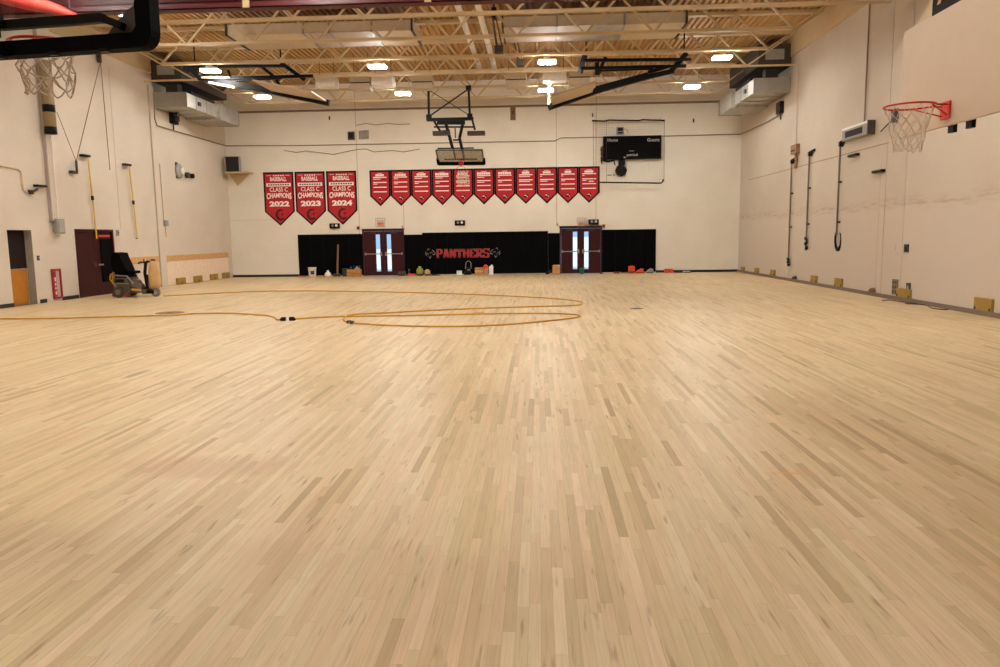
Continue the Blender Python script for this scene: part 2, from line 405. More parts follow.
# deep red beam hung under the seventh joist
rb = thing('red_steel_beam', 'dark red painted steel beam crossing the gym under the roof', 'beam', (0, 18.6, 7.22))
q = MB(); q.box((L+.02, 18.45, 7.22), (R-.02, 18.75, 7.25)); q.box((L+.02, 18.585, 7.22), (R-.02, 18.615, 7.61)); q.box((L+.02, 18.45, 7.36), (R-.02, 18.75, 7.39))
q.box((L+.02, 18.45, 7.22), (R-.02, 18.47, 7.39))
q.build('web', M_MAROON_STEEL, rb)
for px in (246, 428):
    p = at(px, 5, 'Y', 18.44); MB().box((p.x-.08, 18.43, 7.22), (p.x+.08, 18.45, 7.39)).build('junction_plate', M_STEEL, rb)

# ------------------------------------------------------------------ lights
def high_bay(label, loc, on=True):
    t = thing('high_bay_light', label, 'light', loc, 'high-bay lights', local=True)
    q = MB(); q.box((-.29, -.20, .05), (.29, .20, .11), .015); q.box((-.10, -.17, .11), (.10, .17, .17)); q.build('housing', M_WHITE if on else M_DARK, t)
    MB().box((-.28, -.19, .0), (.28, .19, .051), .012).build('diffuser', M_LAMP if on else M_LAMPOFF, t)
    for sx in (-.25, .25): MB().tube([(sx, 0, .11), (sx, 0, DECK-loc[2])], .008, 5).build('hanger', M_GREY, t)
    return t
XS = [-11.05, -5.35, .33, 6.03]
colw = ['leftmost', 'second from left', 'third from left', 'rightmost']
rows = [(30.85, 7.42, 'row nearest the far wall'), (26.0, 7.42, 'second row out from the far wall'), (21.1, 7.85, 'third row out from the far wall'), (16.2, 7.95, 'row just short of the red beam'),
        (11.3, 7.95, 'middle row of the near half'), (6.4, 7.95, 'row just ahead of the camera'), (1.5, 7.95, 'row above the camera')]
for (yy, zz, rn) in rows:
    for xx, cn in zip(XS, colw):
        off = yy == 21.1 and cn in ('second from left', 'third from left')
        if yy in (21.1, 6.4) and cn == 'rightmost' or yy == 1.5 and xx != XS[1]: continue
        if off:
            p = at(312 if xx < -2 else 590, 13 if xx < -2 else 6, 'Z', 7.85)
            high_bay('unlit dark high-bay light under the deck, %s' % ('left of the pair of white pipes' if xx < -2 else 'right of the pair of white pipes'), (p.x, 20.3, 7.85), False)
        else:
            yo = yy + (.45 if yy in (16.2,) else 0)
            high_bay('lit white high-bay light above the camera, nearest of all' if yy == 1.5 else 'lit white high-bay light, %s in the %s' % (cn, rn), (xx, yo, zz))

# ------------------------------------------------------------------ ducts in the roof
def roof_duct(x0, x1, label, segs, lit):  # lit is not used; panel tones come from segs
    t = thing('roof_duct', label, 'duct', ((x0+x1)/2, 23.65, 8.0), 'flat ducts between the joists')
    MB().box((x0, 23.65, 7.98), (x1, 25.45, 8.28)).build('duct_body', M_DUCT, t)
    for a, b, m in segs: MB().box((a, 23.63, 7.965), (b, 25.47, 8.0)).build('panel', m, t)
    for a in [s[0] for s in segs[1:]]+[x0+.02, x1-.02]:
        q = MB(); q.box((a-.03, 23.6, 7.94), (a+.03, 25.5, 7.99)); q.box((a-.03, 23.6, 7.95), (a+.03, 23.65, 8.3)); q.build('flange', M_DARK if a in (x0+.02, x1-.02) else M_GREY, t)
    for a in (x0+.3, (x0+x1)/2, x1-.3): MB().tube([(a, 24.5, 8.28), (a, 24.5, 8.80)], .012, 5).build('hanger_rod', M_DARK, t)
roof_duct(-9.5, -3.75, 'long flat tan duct between joists, left of the white pipes', [(-9.4, -7.1, M_DUCT), (-7.1, -6.3, M_DUCTGREY), (-6.3, -5.0, M_DUCTGREY), (-5.0, -3.8, M_DUCT)], 0)
roof_duct(-1.05, 4.45, 'long flat duct between joists with a silver panel, right of the white pipes', [(-.95, .6, M_DUCTGREY), (.6, 2.6, M_GALV), (2.6, 4.35, M_DUCT)], 1)
for i, (xa, lb) in enumerate(((-2.28, 'left one of two parallel white pipes running back under the deck'), (-1.70, 'right one of two parallel white pipes running back under the deck'))):
    t = thing('overhead_pipe', lb, 'pipe', (xa, 19, 8.4), 'white pipes under the deck')
    MB().tube([(xa, 19.3, 8.40), (xa, 31.4, 8.40)], .10, 14).build('pipe', M_WHITE, t, smooth=True)
    for yy in (20.2, 22.3, 27.0, 29.6):
        MB().tube([(xa, yy, 8.4), (xa, yy, 8.79)], .012, 5).lathe([(.112, -.03), (.112, .03)], (xa, yy, 8.4), 14, 'Y').build('pipe_hanger', M_STEEL, t)
# side-wall supply ducts
def side_duct(X, s, label):
    t = thing('wall_duct', label, 'duct', (X, 28.8, 6.8), 'silver ducts high on the side walls')
    a, b = X+s*.04, X+s*1.33
    MB().box((a, 28.8, 6.80), (b, 31.4, 7.30)).build('duct_body', [M_GALV], t)
    MB().box((a, 31.4, 6.70), (b+s*.16, 33.3, 7.32)).build('rear_section', [M_GALV], t)
    MB().box((a-s*.02, 28.77, 6.78), (b+s*.01, 28.82, 7.32)).build('end_cap', M_GREY, t, )
    for yy in (29.6, 30.5, 31.4, 32.4): MB().box((a, yy-.02, 6.77), (b+s*.02, yy+.02, 7.33)).build('flange', M_GALV, t)
    MB().box((b+s*.16-s*.9, 33.28, 6.68), (b+s*.2, 33.34, 7.34)).build('rear_flange', M_GREY, t)
    MB().box((a+s*.2, 29.1, 7.3), (b+s*.05, 31.2, 7.38)).build('top_cover', M_BLACK, t)
    MB().box((b-s*.02, 29.75, 6.98), (b+s*.05, 29.95, 7.12)).build('damper_handle', M_DARK, t)
    t2 = thing('air_handler', label.replace('silver supply duct', 'dark air handler').replace('on the', 'above the duct on the'), 'air handler', (X, 29, 7.7), 'air handlers above the side ducts')
    MB().box((a, 28.75, 7.72), (X+s*1.2, 32.9, 8.5)).build('casing', M_DARK, t2)  # casing coloured dark for the shadow it stands in
    MB().box((X+s*.35, 29.2, 7.385), (X+s*.8, 29.6, 7.73)).build('duct_collar', M_DARK, t2)
    MB().box((X+s*.3, 28.7, 7.95), (X+s*.95, 28.76, 8.3)).build('grille', M_GREY, t2)
side_duct(L, 1, 'silver supply duct high on the left wall')
side_duct(R, -1, 'silver supply duct high on the right wall')
# white boxes slung at the joists
boxes = [((315, 76, 335, 86), 1, 'white box slung under the roof beside the end of the folded left hoop'), ((349.5, 76, 369.5, 89), 2, 'double white ceiling box, left of the second lamp in the far row'),
         ((371, 75.5, 392.5, 85), 1, 'single white ceiling box over the second lamp in the far row'), ((411.5, 75.5, 432, 88), 2, 'double white ceiling box just left of the far hoop posts'),
         ((505.5, 72.5, 526.5, 86), 2, 'double white ceiling box right of the far hoop posts'), ((543, 70.5, 566.5, 80), 1, 'bright single white ceiling box over the third lamp in the far row'),
         ((569, 70, 590, 84), 2, 'double white ceiling box above the folded right hoop')]
for (a, b, c, d), nb, lb in boxes:
    p = at(a, b, 'Y', 29.5); q_ = at(c, d, 'Y', 29.5)
    t = thing('ceiling_box', lb, 'box', (p.x, 29.5, q_.z), 'white boxes slung between the joists')
    h1 = (p.z-q_.z-.05*(nb-1))/nb
    for i in range(nb): MB().box((p.x, 29.5, q_.z+i*(h1+.05)), (q_.x, 30.1, q_.z+i*(h1+.05)+h1), .01).build('panel', M_WHITE if nb == 1 else M_DUCT, t)
    if nb > 1: MB().box((p.x+.01, 29.52, q_.z+h1-.01), (q_.x-.01, 30.08, q_.z+h1+.06)).build('band', M_DARK, t)
    for xx in (p.x+.1, q_.x-.1): MB().tube([(xx, 29.8, p.z), (xx, 29.8, 8.80)], .01, 5).build('hanger_rod', M_DARK, t)
# hoist lines with pulleys
for i, (px, ya, yb_, Y_, lb) in enumerate(((494, 16, 46, 21.25, 'black pulley and hoist cables beside the white pipes'), (515, 38, 60, 26.05, 'black pulley and hoist cables further back, right of the white pipes'))):
    p = at(px, ya, 'Y', Y_); e = at(px+5, yb_, 'Y', Y_+.35)
    t = thing('hoist_pulley', lb, 'pulley', (p.x, Y_, p.z), 'hoist pulleys')
    MB().lathe([(.02, -.05), (.12, -.05), (.10, 0), (.12, .05), (.02, .05)], (p.x, Y_, p.z), 16, 'X').build('sheave', M_BLACK, t)
    MB().box((p.x-.07, Y_-.03, p.z), (p.x+.07, Y_+.03, p.z+.22)).tube([(p.x, Y_, p.z+.2), (p.x, Y_, DECK)], .02, 6).build('bracket', M_BLACK, t)
    q = MB(); q.tube([(p.x-.04, Y_-.1, p.z), (e.x-.06, Y_+.35, e.z)], .03, 6); q.tube([(p.x+.04, Y_+.1, p.z), (e.x+.08, Y_+.45, e.z)], .02, 6); q.build('cable', M_DARK, t)
    MB().box((e.x-.12, Y_+.25, e.z-.2), (e.x+.12, Y_+.45, e.z)).build('hook_block', M_DARK, t)

# ------------------------------------------------------------------ hoops
def net(mb, c, r0, r1, ln, n=12, lev=6, rr=.0055, jit=.02, seed=1):
    rnd = random.Random(seed); c = Vector(c); P = {}
    for i in range(lev+1):
        f_ = i/lev; rad = r0+(r1-r0)*(f_**.7)
        for j in range(n):
            a = 2*math.pi*(j+(.5 if i % 2 else 0))/n
            jz = rnd.uniform(-jit, jit) if i else 0
            P[i, j] = c+Vector((math.cos(a)*rad+(rnd.uniform(-jit, jit) if i else 0), math.sin(a)*rad+(rnd.uniform(-jit, jit) if i else 0), -ln*f_+jz))
    for i in range(lev):
        for j in range(n):
            j2 = (j+1) % n if i % 2 else (j-1) % n
            for t_ in (j, j2):
                a, b = P[i, j], P[i+1, t_]; m = (a+b)/2+Vector((0, 0, -.012)); mb.tube([a, m, b], rr, 4, cap=False)
def ring(mb, c, rad, r, u=(1,0,0), v=(0,1,0), n=36):
    c = Vector(c); u = Vector(u); v = Vector(v)
    mb.tube([c+u*math.cos(2*math.pi*k/n)*rad+v*math.sin(2*math.pi*k/n)*rad for k in range(n)], r, 8, closed=True)

# right side-court hoop: opaque board on arms from the right wall
BX, BY, BZ = 4.30, 8.42, 2.84
t = thing('side_basket', 'side basketball hoop with plain beige board and red rim near the right wall', 'basketball hoop', (BX, BY, BZ))
MB().box((BX, BY-.96, BZ), (BX+.035, BY+1.06, BZ+1.23), .012).build('backboard', M_BOARD, t)
rm = MB(); RC = (BX-.38, BY, BZ+.215); ring(rm, RC, .25, .0105)
for sy in (-1, 1):
    rm.tube([(BX-.01, BY+sy*.07, RC[2]), (BX-.16, BY+sy*.10, RC[2]), (RC[0]+.21, BY+sy*.13, RC[2])], .010, 6)
    rm.tube([(BX-.01, BY+sy*.05, RC[2]-.11), (RC[0]+.12, BY+sy*.2, RC[2]-.005)], .008, 6)
rim = rm.build('rim', M_RIM, t, smooth=True)
MB().box((BX-.022, BY-.09, BZ+.075), (BX+.001, BY+.09, BZ+.255), .006).build('mount_plate', M_RIM, rim)
q = MB(); net(q, (RC[0], RC[1], RC[2]-.01), .243, .13, .46, 12, 6, .0032, .015, 3); q.build('net', M_NET, t)
for dy in (-.02, -.36):
    MB().box((BX+.036, BY+dy-.06, BZ-.07), (BX+.08, BY+dy+.045, BZ+.05)).build('pad_clip', M_BLACK, t)
q = MB()
for sy in (-.35, .35):
    q.bar((BX+.03, BY+sy, BZ+.25), (R-.05, BY+sy, BZ+.25), .06, .06); q.bar((BX+.03, BY+sy, BZ+1.0), (R-.05, BY+sy, BZ+1.0), .06, .06)
    q.bar((R-.03, BY+sy, BZ+.1), (R-.03, BY+sy, BZ+1.15), .1, .05)
q.build('wall_arm', M_BLACK, t)

# near hoop upper left: glass board seen from behind
ang = math.radians(-7.4)
HB = Vector((-3.38, 5.02, 2.97))
t = thing('near_basket', 'large glass basketball backboard with black padding, hanging close at the upper left', 'basketball hoop', HB, None, ang)
pad = MB(); W2, GI, TH = .968, .862, 1.22
outer = [(-W2, TH), (-W2, .10)]+[(-W2+.09-.09*math.cos(a), .10-.10*math.sin(a)) for a in [math.pi/8*i for i in range(1, 5)]]
outer += [(W2-.09+.09*math.sin(a), .10-.10*math.cos(a)) for a in [math.pi/8*i for i in range(0, 5)]]+[(W2, TH)]
inner = [(GI, TH), (GI, .13), (GI-.03, .095), (-GI+.03, .095), (-GI, .13), (-GI, TH)]
pad.prism(outer+inner, (0, -.05, 0), (1,0,0), (0,0,1), (0, .10, 0)); pad.build('edge_padding', M_PAD, t)
for xx in (-.55, -.15, .25, .62): MB().box((xx-.03, -.052, -.012), (xx+.03, -.02, .01)).build('pad_clip', M_BLACK, t)
MB().box((-GI-.02, 0, .10), (GI+.02, .012, TH-.02)).build('glass_panel', M_GLASS, t)
q = MB(); q.bar((-.75, -.07, .185), (.66, -.07, .185), .05, .055); q.bar((.65, -.07, .185), (.79, -.07, .125), .05, .045)
q.bar((-.75, -.07, .20), (-.75, -.07, 1.15), .05, .05); q.bar((.70, -.07, .75), (.70, -.07, 1.15), .05, .05); q.bar((-.75, -.07, 1.15), (.75, -.07, 1.15), .05, .06)
q.build('back_frame', M_BLACK, t)
for s_ in (1, -1): MB().prism([(s_*.71, .165), (s_*.862, .28), (s_*.862, .09), (s_*.64, .09)], (0, -.03, 0), (1,0,0), (0,0,1), (0, .012, 0)).build('corner_gusset', mat('dark_grey_gusset', (66, 58, 54), .5), t)
q = MB()
for xx in (-.36, .02): q.bar((xx-.13 if xx > 0 else xx, -.14, .1), (xx-.13 if xx > 0 else xx, -.14, 5.6), .08, .08)
q.bar((-.4, -.12, .21), (-.05, -.12, .21), .06, .06); q.bar((-.4, -.12, 1.1), (-.05, -.12, 1.1), .06, .06)
q.build('mast', M_BLACK, t)
rm = MB(); RC = (-.20, .05+.15+.235, .19); ring(rm, RC, .2345, .011)
for sx in (-1, 1): rm.tube([(RC[0]+sx*.06, .02, .05), (RC[0]+sx*.10, .235, .185)], .009, 6)
rm.box((RC[0]-.1, .012, .0), (RC[0]+.1, .04, .09)); rm.build('rim', M_RIM, t, smooth=True)
q = MB(); net(q, (RC[0], RC[1], RC[2]-.012), .205, .15, .33, 11, 5, .006, .03, 9); q.build('net', M_NET, t)
# red roll seen through the glass
rr_ = [at(a, b, 'Y', 17.7) for a, b in ((-30, -14), (-5, -8), (12, -2), (28, 2), (44, 6), (58, 10), (70, 14), (80, 18))]
t = thing('curtain_roll', 'red curtain roll drooping under the roof, seen through the near glass backboard', 'curtain', (-10, 17.7, 8))
MB().tube(rr_, [.20, .20, .19, .18, .15, .12, .09, .05], 12).build('roll', mat('red_vinyl_curtain', (176, 46, 32), .7), t, smooth=True)
for i in (1, 4, 6): MB().tube([rr_[i], (rr_[i][0], 17.7, 8.79)], .012, 5).build('hanger_strap', M_DARK, t)

# far main hoop, partly folded
YF = 30.6
t = thing('far_basket', 'far basketball hoop with glass board on black posts before the banners', 'basketball hoop', at(449, 120, 'Y', YF))
a1 = at(428.5, 89, 'Y', YF); a2 = at(468.5, 87, 'Y', YF); b1 = at(429, 119, 'Y', YF); b2 = at(470, 118, 'Y', YF)
zt_ = ZB
for a, b in ((a1, b1), (a2, b2)):
    q = MB(); q.bar((a.x, YF, zt_+.02), (b.x, YF, b.z), .085, .085); q.box((a.x-.1, YF-.08, zt_-.12), (a.x+.1, YF+.2, zt_+.04)); q.box((b.x-.1, YF-.1, b.z-.06), (b.x+.1, YF+.1, b.z+.16)); q.build('post', M_BLACK, t)
MB().bar((a2.x, YF+.02, zt_-.08), (b1.x, YF+.02, b1.z+.1), .05, .05).build('cross_brace', M_BLACK, t)
MB().bar((a1.x, YF+.06, zt_-.08), (b2.x, YF+.06, b2.z+.1), .03, .03).build('cross_brace', M_BLACK, t)
MB().bar((b1.x-.08, YF, b1.z-.03), (b2.x+.14, YF, b2.z-.03), .12, .12).build('crossbeam', M_BLACK, t)
def pf(px, py, dy=0.0): return at(px, py, 'Y', YF+dy)
q = MB(); q.bar(pf(434, 121), pf(440, 131, .1), .07, .07); q.bar(pf(434, 127, .1), pf(475, 127, .1), .07, .06); q.bar(pf(437, 122), pf(465, 122), .1, .2); q.bar(pf(472, 119), pf(475, 130, .1), .06, .06); q.bar(pf(440, 132, .1), pf(450, 131, .1), .08, .1); q.build('sub_frame', M_BLACK, t)
M_BRN = mat('dark_brown_weight', (52, 32, 24), .5)
for (xa, xb) in ((433, 450), (467.5, 485)):
    p = pf(xa, 131.5, .1); e = pf(xb, 135, .1); MB().box((p.x, YF-.05, e.z), (e.x, YF+.3, p.z)).build('counterweight', M_BRN, t)
for (xa, ya, xb, yb_) in ((446, 124, 452.5, 148), (463, 122, 459.5, 138)):
    q = MB(); q.bar(pf(xa, ya), pf(xb, yb_, .35), .09, .09)
    if xa > 450: q.bar(pf(459.5, 138, .2), pf(462.5, 151, .45), .09, .09)
    q.build('arm', M_BLACK, t)
MB().bar(pf(453, 140, .2), pf(460, 140, .2), .05, .06).build('arm_link', M_BLACK, t)
MB().bar(pf(455, 127, .05), pf(455.5, 138, .1), .05, .05).build('actuator', mat('dull_red', (120, 36, 26), .5), t)
cb_ = pf(459, 150, .3); tl = math.radians(63)
dn = Vector((0, math.sin(tl), -math.cos(tl))); nr = Vector((0, -math.cos(tl), -math.sin(tl))); ux = Vector((1, 0, -.012)).normalized()
HT = 1.0
q = MB()
q.prism([(-.915, 0), (.915, 0), (.915, HT), (-.915, HT)], cb_, ux, dn, nr*.012); q.build('glass_panel', glass_material('dusty_glass', (.78, .76, .72)), t)
q = MB()
for (a, b) in (((-.93, 0), (.93, 0)), ((-.93, 0), (-.93, HT)), ((.93, 0), (.93, HT))): q.bar(cb_+ux*a[0]+dn*a[1], cb_+ux*b[0]+dn*b[1], .05, .05)
q.build('board_frame', M_DARK, t)
q = MB(); q.bar(cb_+ux*-.96+dn*HT, cb_+ux*.96+dn*HT, .13, .13); q.bar(cb_+ux*-.95+dn*HT, cb_+ux*-.95+dn*(HT-.35), .1, .1); q.bar(cb_+ux*.95+dn*HT, cb_+ux*.95+dn*(HT-.35), .1, .1); q.build('edge_padding', M_PAD, t)
q = MB(); e1 = pf(437.5, 148.5, .25); e2 = pf(474, 148, .25); q.bar(e1, e2, .05, .05); q.bar(cb_+ux*-.68+dn*.72-nr*.03, cb_+ux*.68+dn*.72-nr*.03, .05, .06)
for xx in (-.22, .14): q.bar(cb_+ux*xx-nr*.03, cb_+ux*xx+dn*.75-nr*.03, .06, .06)
q.build('back_frame', M_BLACK, t)
pc = cb_+dn*(HT-.10)
q = MB(); q.prism([(-.10, -.13), (.10, -.13), (.10, .12), (-.10, .12)], pc+nr*.02, ux, dn, nr*.05); rc = pc+nr*.42
ring(q, rc, .2285, .009, ux, dn.cross(ux).cross(ux).normalized() if False else (nr*1.0))
q.tube([pc+nr*.03, rc-nr*.22], .03, 6); q.build('rim', M_RIM, t, smooth=True)
q = MB(); pn = pf(461.5, 167, .2); net(q, (pn.x, rc.y, rc.z+.02), .21, .21, .58, 9, 5, .0075, .04, 4); q.build('net', M_NET, t)

# folded side hoops
def folded(label, YB, rails, beam, links, slab, glint_bars, loc, hang=()):
    t = thing('folded_basket', label, 'basketball hoop', loc, 'side hoops folded up under the roof')
    P = lambda p, dy=0: at(p[0], p[1], 'Y', YB+dy)
    for (a, b, w) in rails: MB().bar(P(a), P(b), w, w).build('rail', M_BLACK, t)
    for (a, b, w, dy) in beam: MB().bar(P(a, dy), P(b, dy), w, w*1.1).build('mast_beam', M_BLACK, t)
    for (a, b, w) in links: MB().bar(P(a), P(b, .1), w, w).build('link', M_BLACK, t)
    A, B = P(slab[0]), P(slab[1]); q = MB(); off = Vector((0, -1.83, 0)); up = Vector((0, 0, .05))
    q.add([A, B, B+off, A+off, A+up, B+up, B+off+up, A+off+up], [(0,1,2,3),(4,5,6,7),(0,1,5,4),(1,2,6,5),(2,3,7,6),(3,0,4,7)]); q.build('backboard', M_BOARD, t)
    for (a, b, w) in hang: MB().tube([P(a), (P(a).x, P(a).y, DECK)], .025, 6).build('hanger', M_BLACK, t)
    for (a, b, w) in glint_bars: MB().bar(P(a, -.05), P(b, -.05), w, w).build('pale_glint_bar', M_BOARD, t)  # pale bars added where bright glints sit on the folded hoops
    return t
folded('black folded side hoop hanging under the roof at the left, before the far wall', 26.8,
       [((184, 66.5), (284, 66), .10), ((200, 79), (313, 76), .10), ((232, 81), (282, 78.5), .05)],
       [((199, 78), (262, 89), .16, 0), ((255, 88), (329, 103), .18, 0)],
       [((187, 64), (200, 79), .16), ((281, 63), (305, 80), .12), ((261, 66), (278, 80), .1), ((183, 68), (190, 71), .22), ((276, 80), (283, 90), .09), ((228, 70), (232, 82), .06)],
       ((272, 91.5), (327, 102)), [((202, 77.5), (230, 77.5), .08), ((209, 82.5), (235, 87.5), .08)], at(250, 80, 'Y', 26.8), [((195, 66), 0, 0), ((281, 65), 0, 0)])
folded('black folded side hoop hanging under the roof at the right, before the far wall', 26.8,
       [((581, 60.5), (691, 59.5), .10), ((580, 68.5), (686, 66), .10), ((598, 71), (653, 69), .05)],
       [((548, 107.5), (602, 89), .18, 0), ((596, 90), (652, 75), .20, 0), ((648, 77), (674, 71), .14, 0), ((648, 72.5), (670, 66), .10, -.2)],
       [((687, 53), (676, 66), .16), ((676, 66), (669, 73), .14), ((585, 55), (580, 73), .14), ((606, 57), (598, 75), .10), ((597, 62), (597, 75), .14), ((652, 68), (651, 78), .06)],
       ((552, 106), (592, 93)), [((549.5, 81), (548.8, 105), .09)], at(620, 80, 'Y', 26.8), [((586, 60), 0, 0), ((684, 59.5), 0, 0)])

# ------------------------------------------------------------------ far wall: banners
def banner_shape(x0, x1, zt, zs, zb, y, ins=0.0):
    cx = (x0+x1)/2; k2 = ins*1.35
    return [(x0+ins, zt-ins), (x1-ins, zt-ins), (x1-ins, zs+ins*.2), (cx, zb+k2), (x0+ins, zs+ins*.2)]
def banner(label, x0, x1, zt, zs, zb, group, fill):
    y = D-.02; cx = (x0+x1)/2
    t = thing('championship_banner' if group.startswith('champ') else 'pennant_banner', label, 'banner', (cx, y, zb), group)
    MB().prism(banner_shape(x0, x1, zt, zs, zb, y), (0, y, 0), (1,0,0), (0,0,1), (0, .012, 0)).build('border', M_BORD, t)
    MB().prism(banner_shape(x0, x1, zt, zs, zb, y, .075), (0, y-.006, 0), (1,0,0), (0,0,1), (0, .006, 0)).build('field', M_RED, t)
    fill(t, cx, y-.008)
    return t
def rect(mb, x0, x1, z0, z1, y): mb.box((x0, y-.002, z0), (x1, y+.002, z1))
def arc_c(mb, cx, cz, y, r, w, a0, a1, n=14):
    pts_o = [(cx+r*math.cos(a0+(a1-a0)*i/n), cz+r*1.15*math.sin(a0+(a1-a0)*i/n)) for i in range(n+1)]
    pts_i = [(cx+(r-w*math.sin(math.pi*(.15+.7*i/n)))*math.cos(a0+(a1-a0)*i/n), cz+(r-w*math.sin(math.pi*(.15+.7*i/n)))*1.15*math.sin(a0+(a1-a0)*i/n)) for i in range(n+1)]
    vs = [(a, y, b) for a, b in pts_o]+[(a, y, b) for a, b in pts_i]
    mb.add(vs, [(i, i+1, n+2+i, n+1+i) for i in range(n)])
for year, (pl, prx) in (('2022', (263, 292.5)), ('2023', (294.5, 324)), ('2024', (326, 355.5))):
    x0 = at(pl, 172, 'Y', D).x; x1 = at(prx, 172, 'Y', D).x+.03; w = x1-x0
    def fill(t, cx, y, year=year, w=w):
        q = MB()
        for i in range(5): rect(q, cx-.24+i*.11, cx-.17+i*.11, 4.69, 4.745, y)
        rect(q, cx-.55, cx-.33, 4.715, 4.73, y); rect(q, cx+.33, cx+.55, 4.715, 4.73, y)
        wall_text(q, 'BASEBALL', cx, 4.46, y, .78, .19, .03)
        rect(q, cx-.58, cx+.58, 4.22, 4.37, y)
        wall_text(q, 'CLASS C', cx, 3.98, y, .86, .20, .01)
        wall_text(q, 'CHAMPIONS', cx, 3.62, y, 1.18, .30, .03, lambda a, b: 1-(1-b)*(.72+.28*a*a))
        wall_text(q, year, cx, 3.29, y, .95, .25, .05)
        q.build('lettering', M_LETTER, t)
        q = MB()
        for i in range(9): rect(q, cx-.50+i*.115, cx-.42+i*.115, 4.265, 4.325, y-.003)
        arc_c(q, cx+.02, 2.90, y, .24, .12, math.radians(55), math.radians(325))
        q.add([(cx-.1, y, 2.70), (cx+.0, y, 2.68), (cx+.2, y, 2.80)], [(0,1,2)]); q.add([(cx+.05, y, 2.94), (cx+.19, y, 3.02), (cx+.12, y, 2.84)], [(0,1,2)])
        q.build('emblem', M_DRED, t)
    banner('large red baseball class C champions banner dated %s on the far wall' % year, x0, x1, 4.88, 3.06, 2.40, 'champions banners on the far wall', fill)
xa = at(369.3, 170, 'Y', D).x; xb = at(599.8, 167, 'Y', D).x; NB = 11; pw = (xb-xa)/NB
rn = random.Random(5)
nm = ['leftmost', 'second from left', 'third from left', 'fourth from left', 'fifth from left, behind the hoop net', 'middle one', 'seventh from left', 'fifth from right', 'fourth from right', 'third from right', 'rightmost']
nm[7:] = ['fourth from right', 'third from right', 'second from right', 'rightmost']
tw = [.40, .52, .42, .62, .5, .62, .6, .34, .36, .30, .42]
for i in range(NB):
    x0 = xa+i*pw+.003; x1 = xa+(i+1)*pw-.003
    def fill(t, cx, y, i=i):
        q = MB(); w = .31
        rect(q, cx-.12, cx+.12, 4.725, 4.745, y)
        nl = 4 if i in (4, 7) else 3
        tt = tw[i]/2; ng_ = 6
        for g in range(ng_): rect(q, cx-tt+g*2*tt/ng_, cx-tt+(g+.86)*2*tt/ng_, 4.60, 4.70, y)   # title strokes, too small to read
        for z, full in ((4.53, 1), (4.46, 0), (4.30, 1), (4.235, 0 if i % 3 == 2 else .3), (4.08, 1), (3.87, 1)):
            ww = 2*w if full == 1 else (full*2*w if full else rn.choice([.15, .3, .55])*2*w)
            if i in (4, 7) and z in (4.46, 4.235): ww = .5
            rect(q, cx-w, cx-w+ww, z, z+(.045 if full == 1 else .03), y)
        if i == 10: rect(q, cx-.02, cx+.22, 4.19, 4.23, y)
        q.build('lettering', M_LETTER, t)
        q = MB(); q.prism([(-.10, .02), (-.03, .09), (.07, .10), (.11, .02), (.05, -.09), (-.01, -.03), (-.08, -.05)], (cx, y-.001, 3.57), (1,0,0), (0,0,1), (0, .002, 0)); e = q.build('emblem', M_BORD, t)
        q = MB(); q.prism([(-.08, .05), (-.02, .075), (.05, .05), (.01, .035), (-.06, .03)], (cx, y-.004, 3.57), (1,0,0), (0,0,1), (0, .002, 0)); q.prism([(.04, .04), (.08, 0), (.06, -.05), (.04, .0)], (cx, y-.004, 3.57), (1,0,0), (0,0,1), (0, .002, 0)); q.build('emblem_highlight', M_LETTER, e)
    banner('small red pennant banner in the row of eleven, %s' % nm[i], x0, x1, 4.88, 3.70, 3.23, 'pennant row on the far wall', fill)

# ------------------------------------------------------------------ far wall: pads, doors, lettering
PADS = [(-11.32, -8.265, .04, 1.97, 'wide black wall pad left of the left double doors'), (-6.275, -5.424, .04, 1.90, 'short lower black wall pad right of the left double doors'),
        (-5.42, .44, .04, 1.98, 'long black wall pad carrying the red lettering'), (.444, .975, .04, 1.88, 'narrow lower black wall pad left of the right double doors'),
        (2.935, 5.40, .04, 2.0, 'black wall pad right of the right double doors')]
for (x0, x1, z0, z1, lb) in PADS:
    t = thing('wall_pad', lb, 'wall pad', ((x0+x1)/2, D-.06, z0), 'black wall pads on the far wall')
    n_ = max(1, round((x1-x0)/.61)); w = (x1-x0)/n_
    for i in range(n_): MB().box((x0+i*w+.0005, D-.075, z0+.02), (x0+(i+1)*w-.0005, D-.012, z1), .012).build('cushion', M_PAD, t)
    MB().box((x0, D-.014, z0), (x1, D, z1-.01)).build('backing', M_PAD, t)
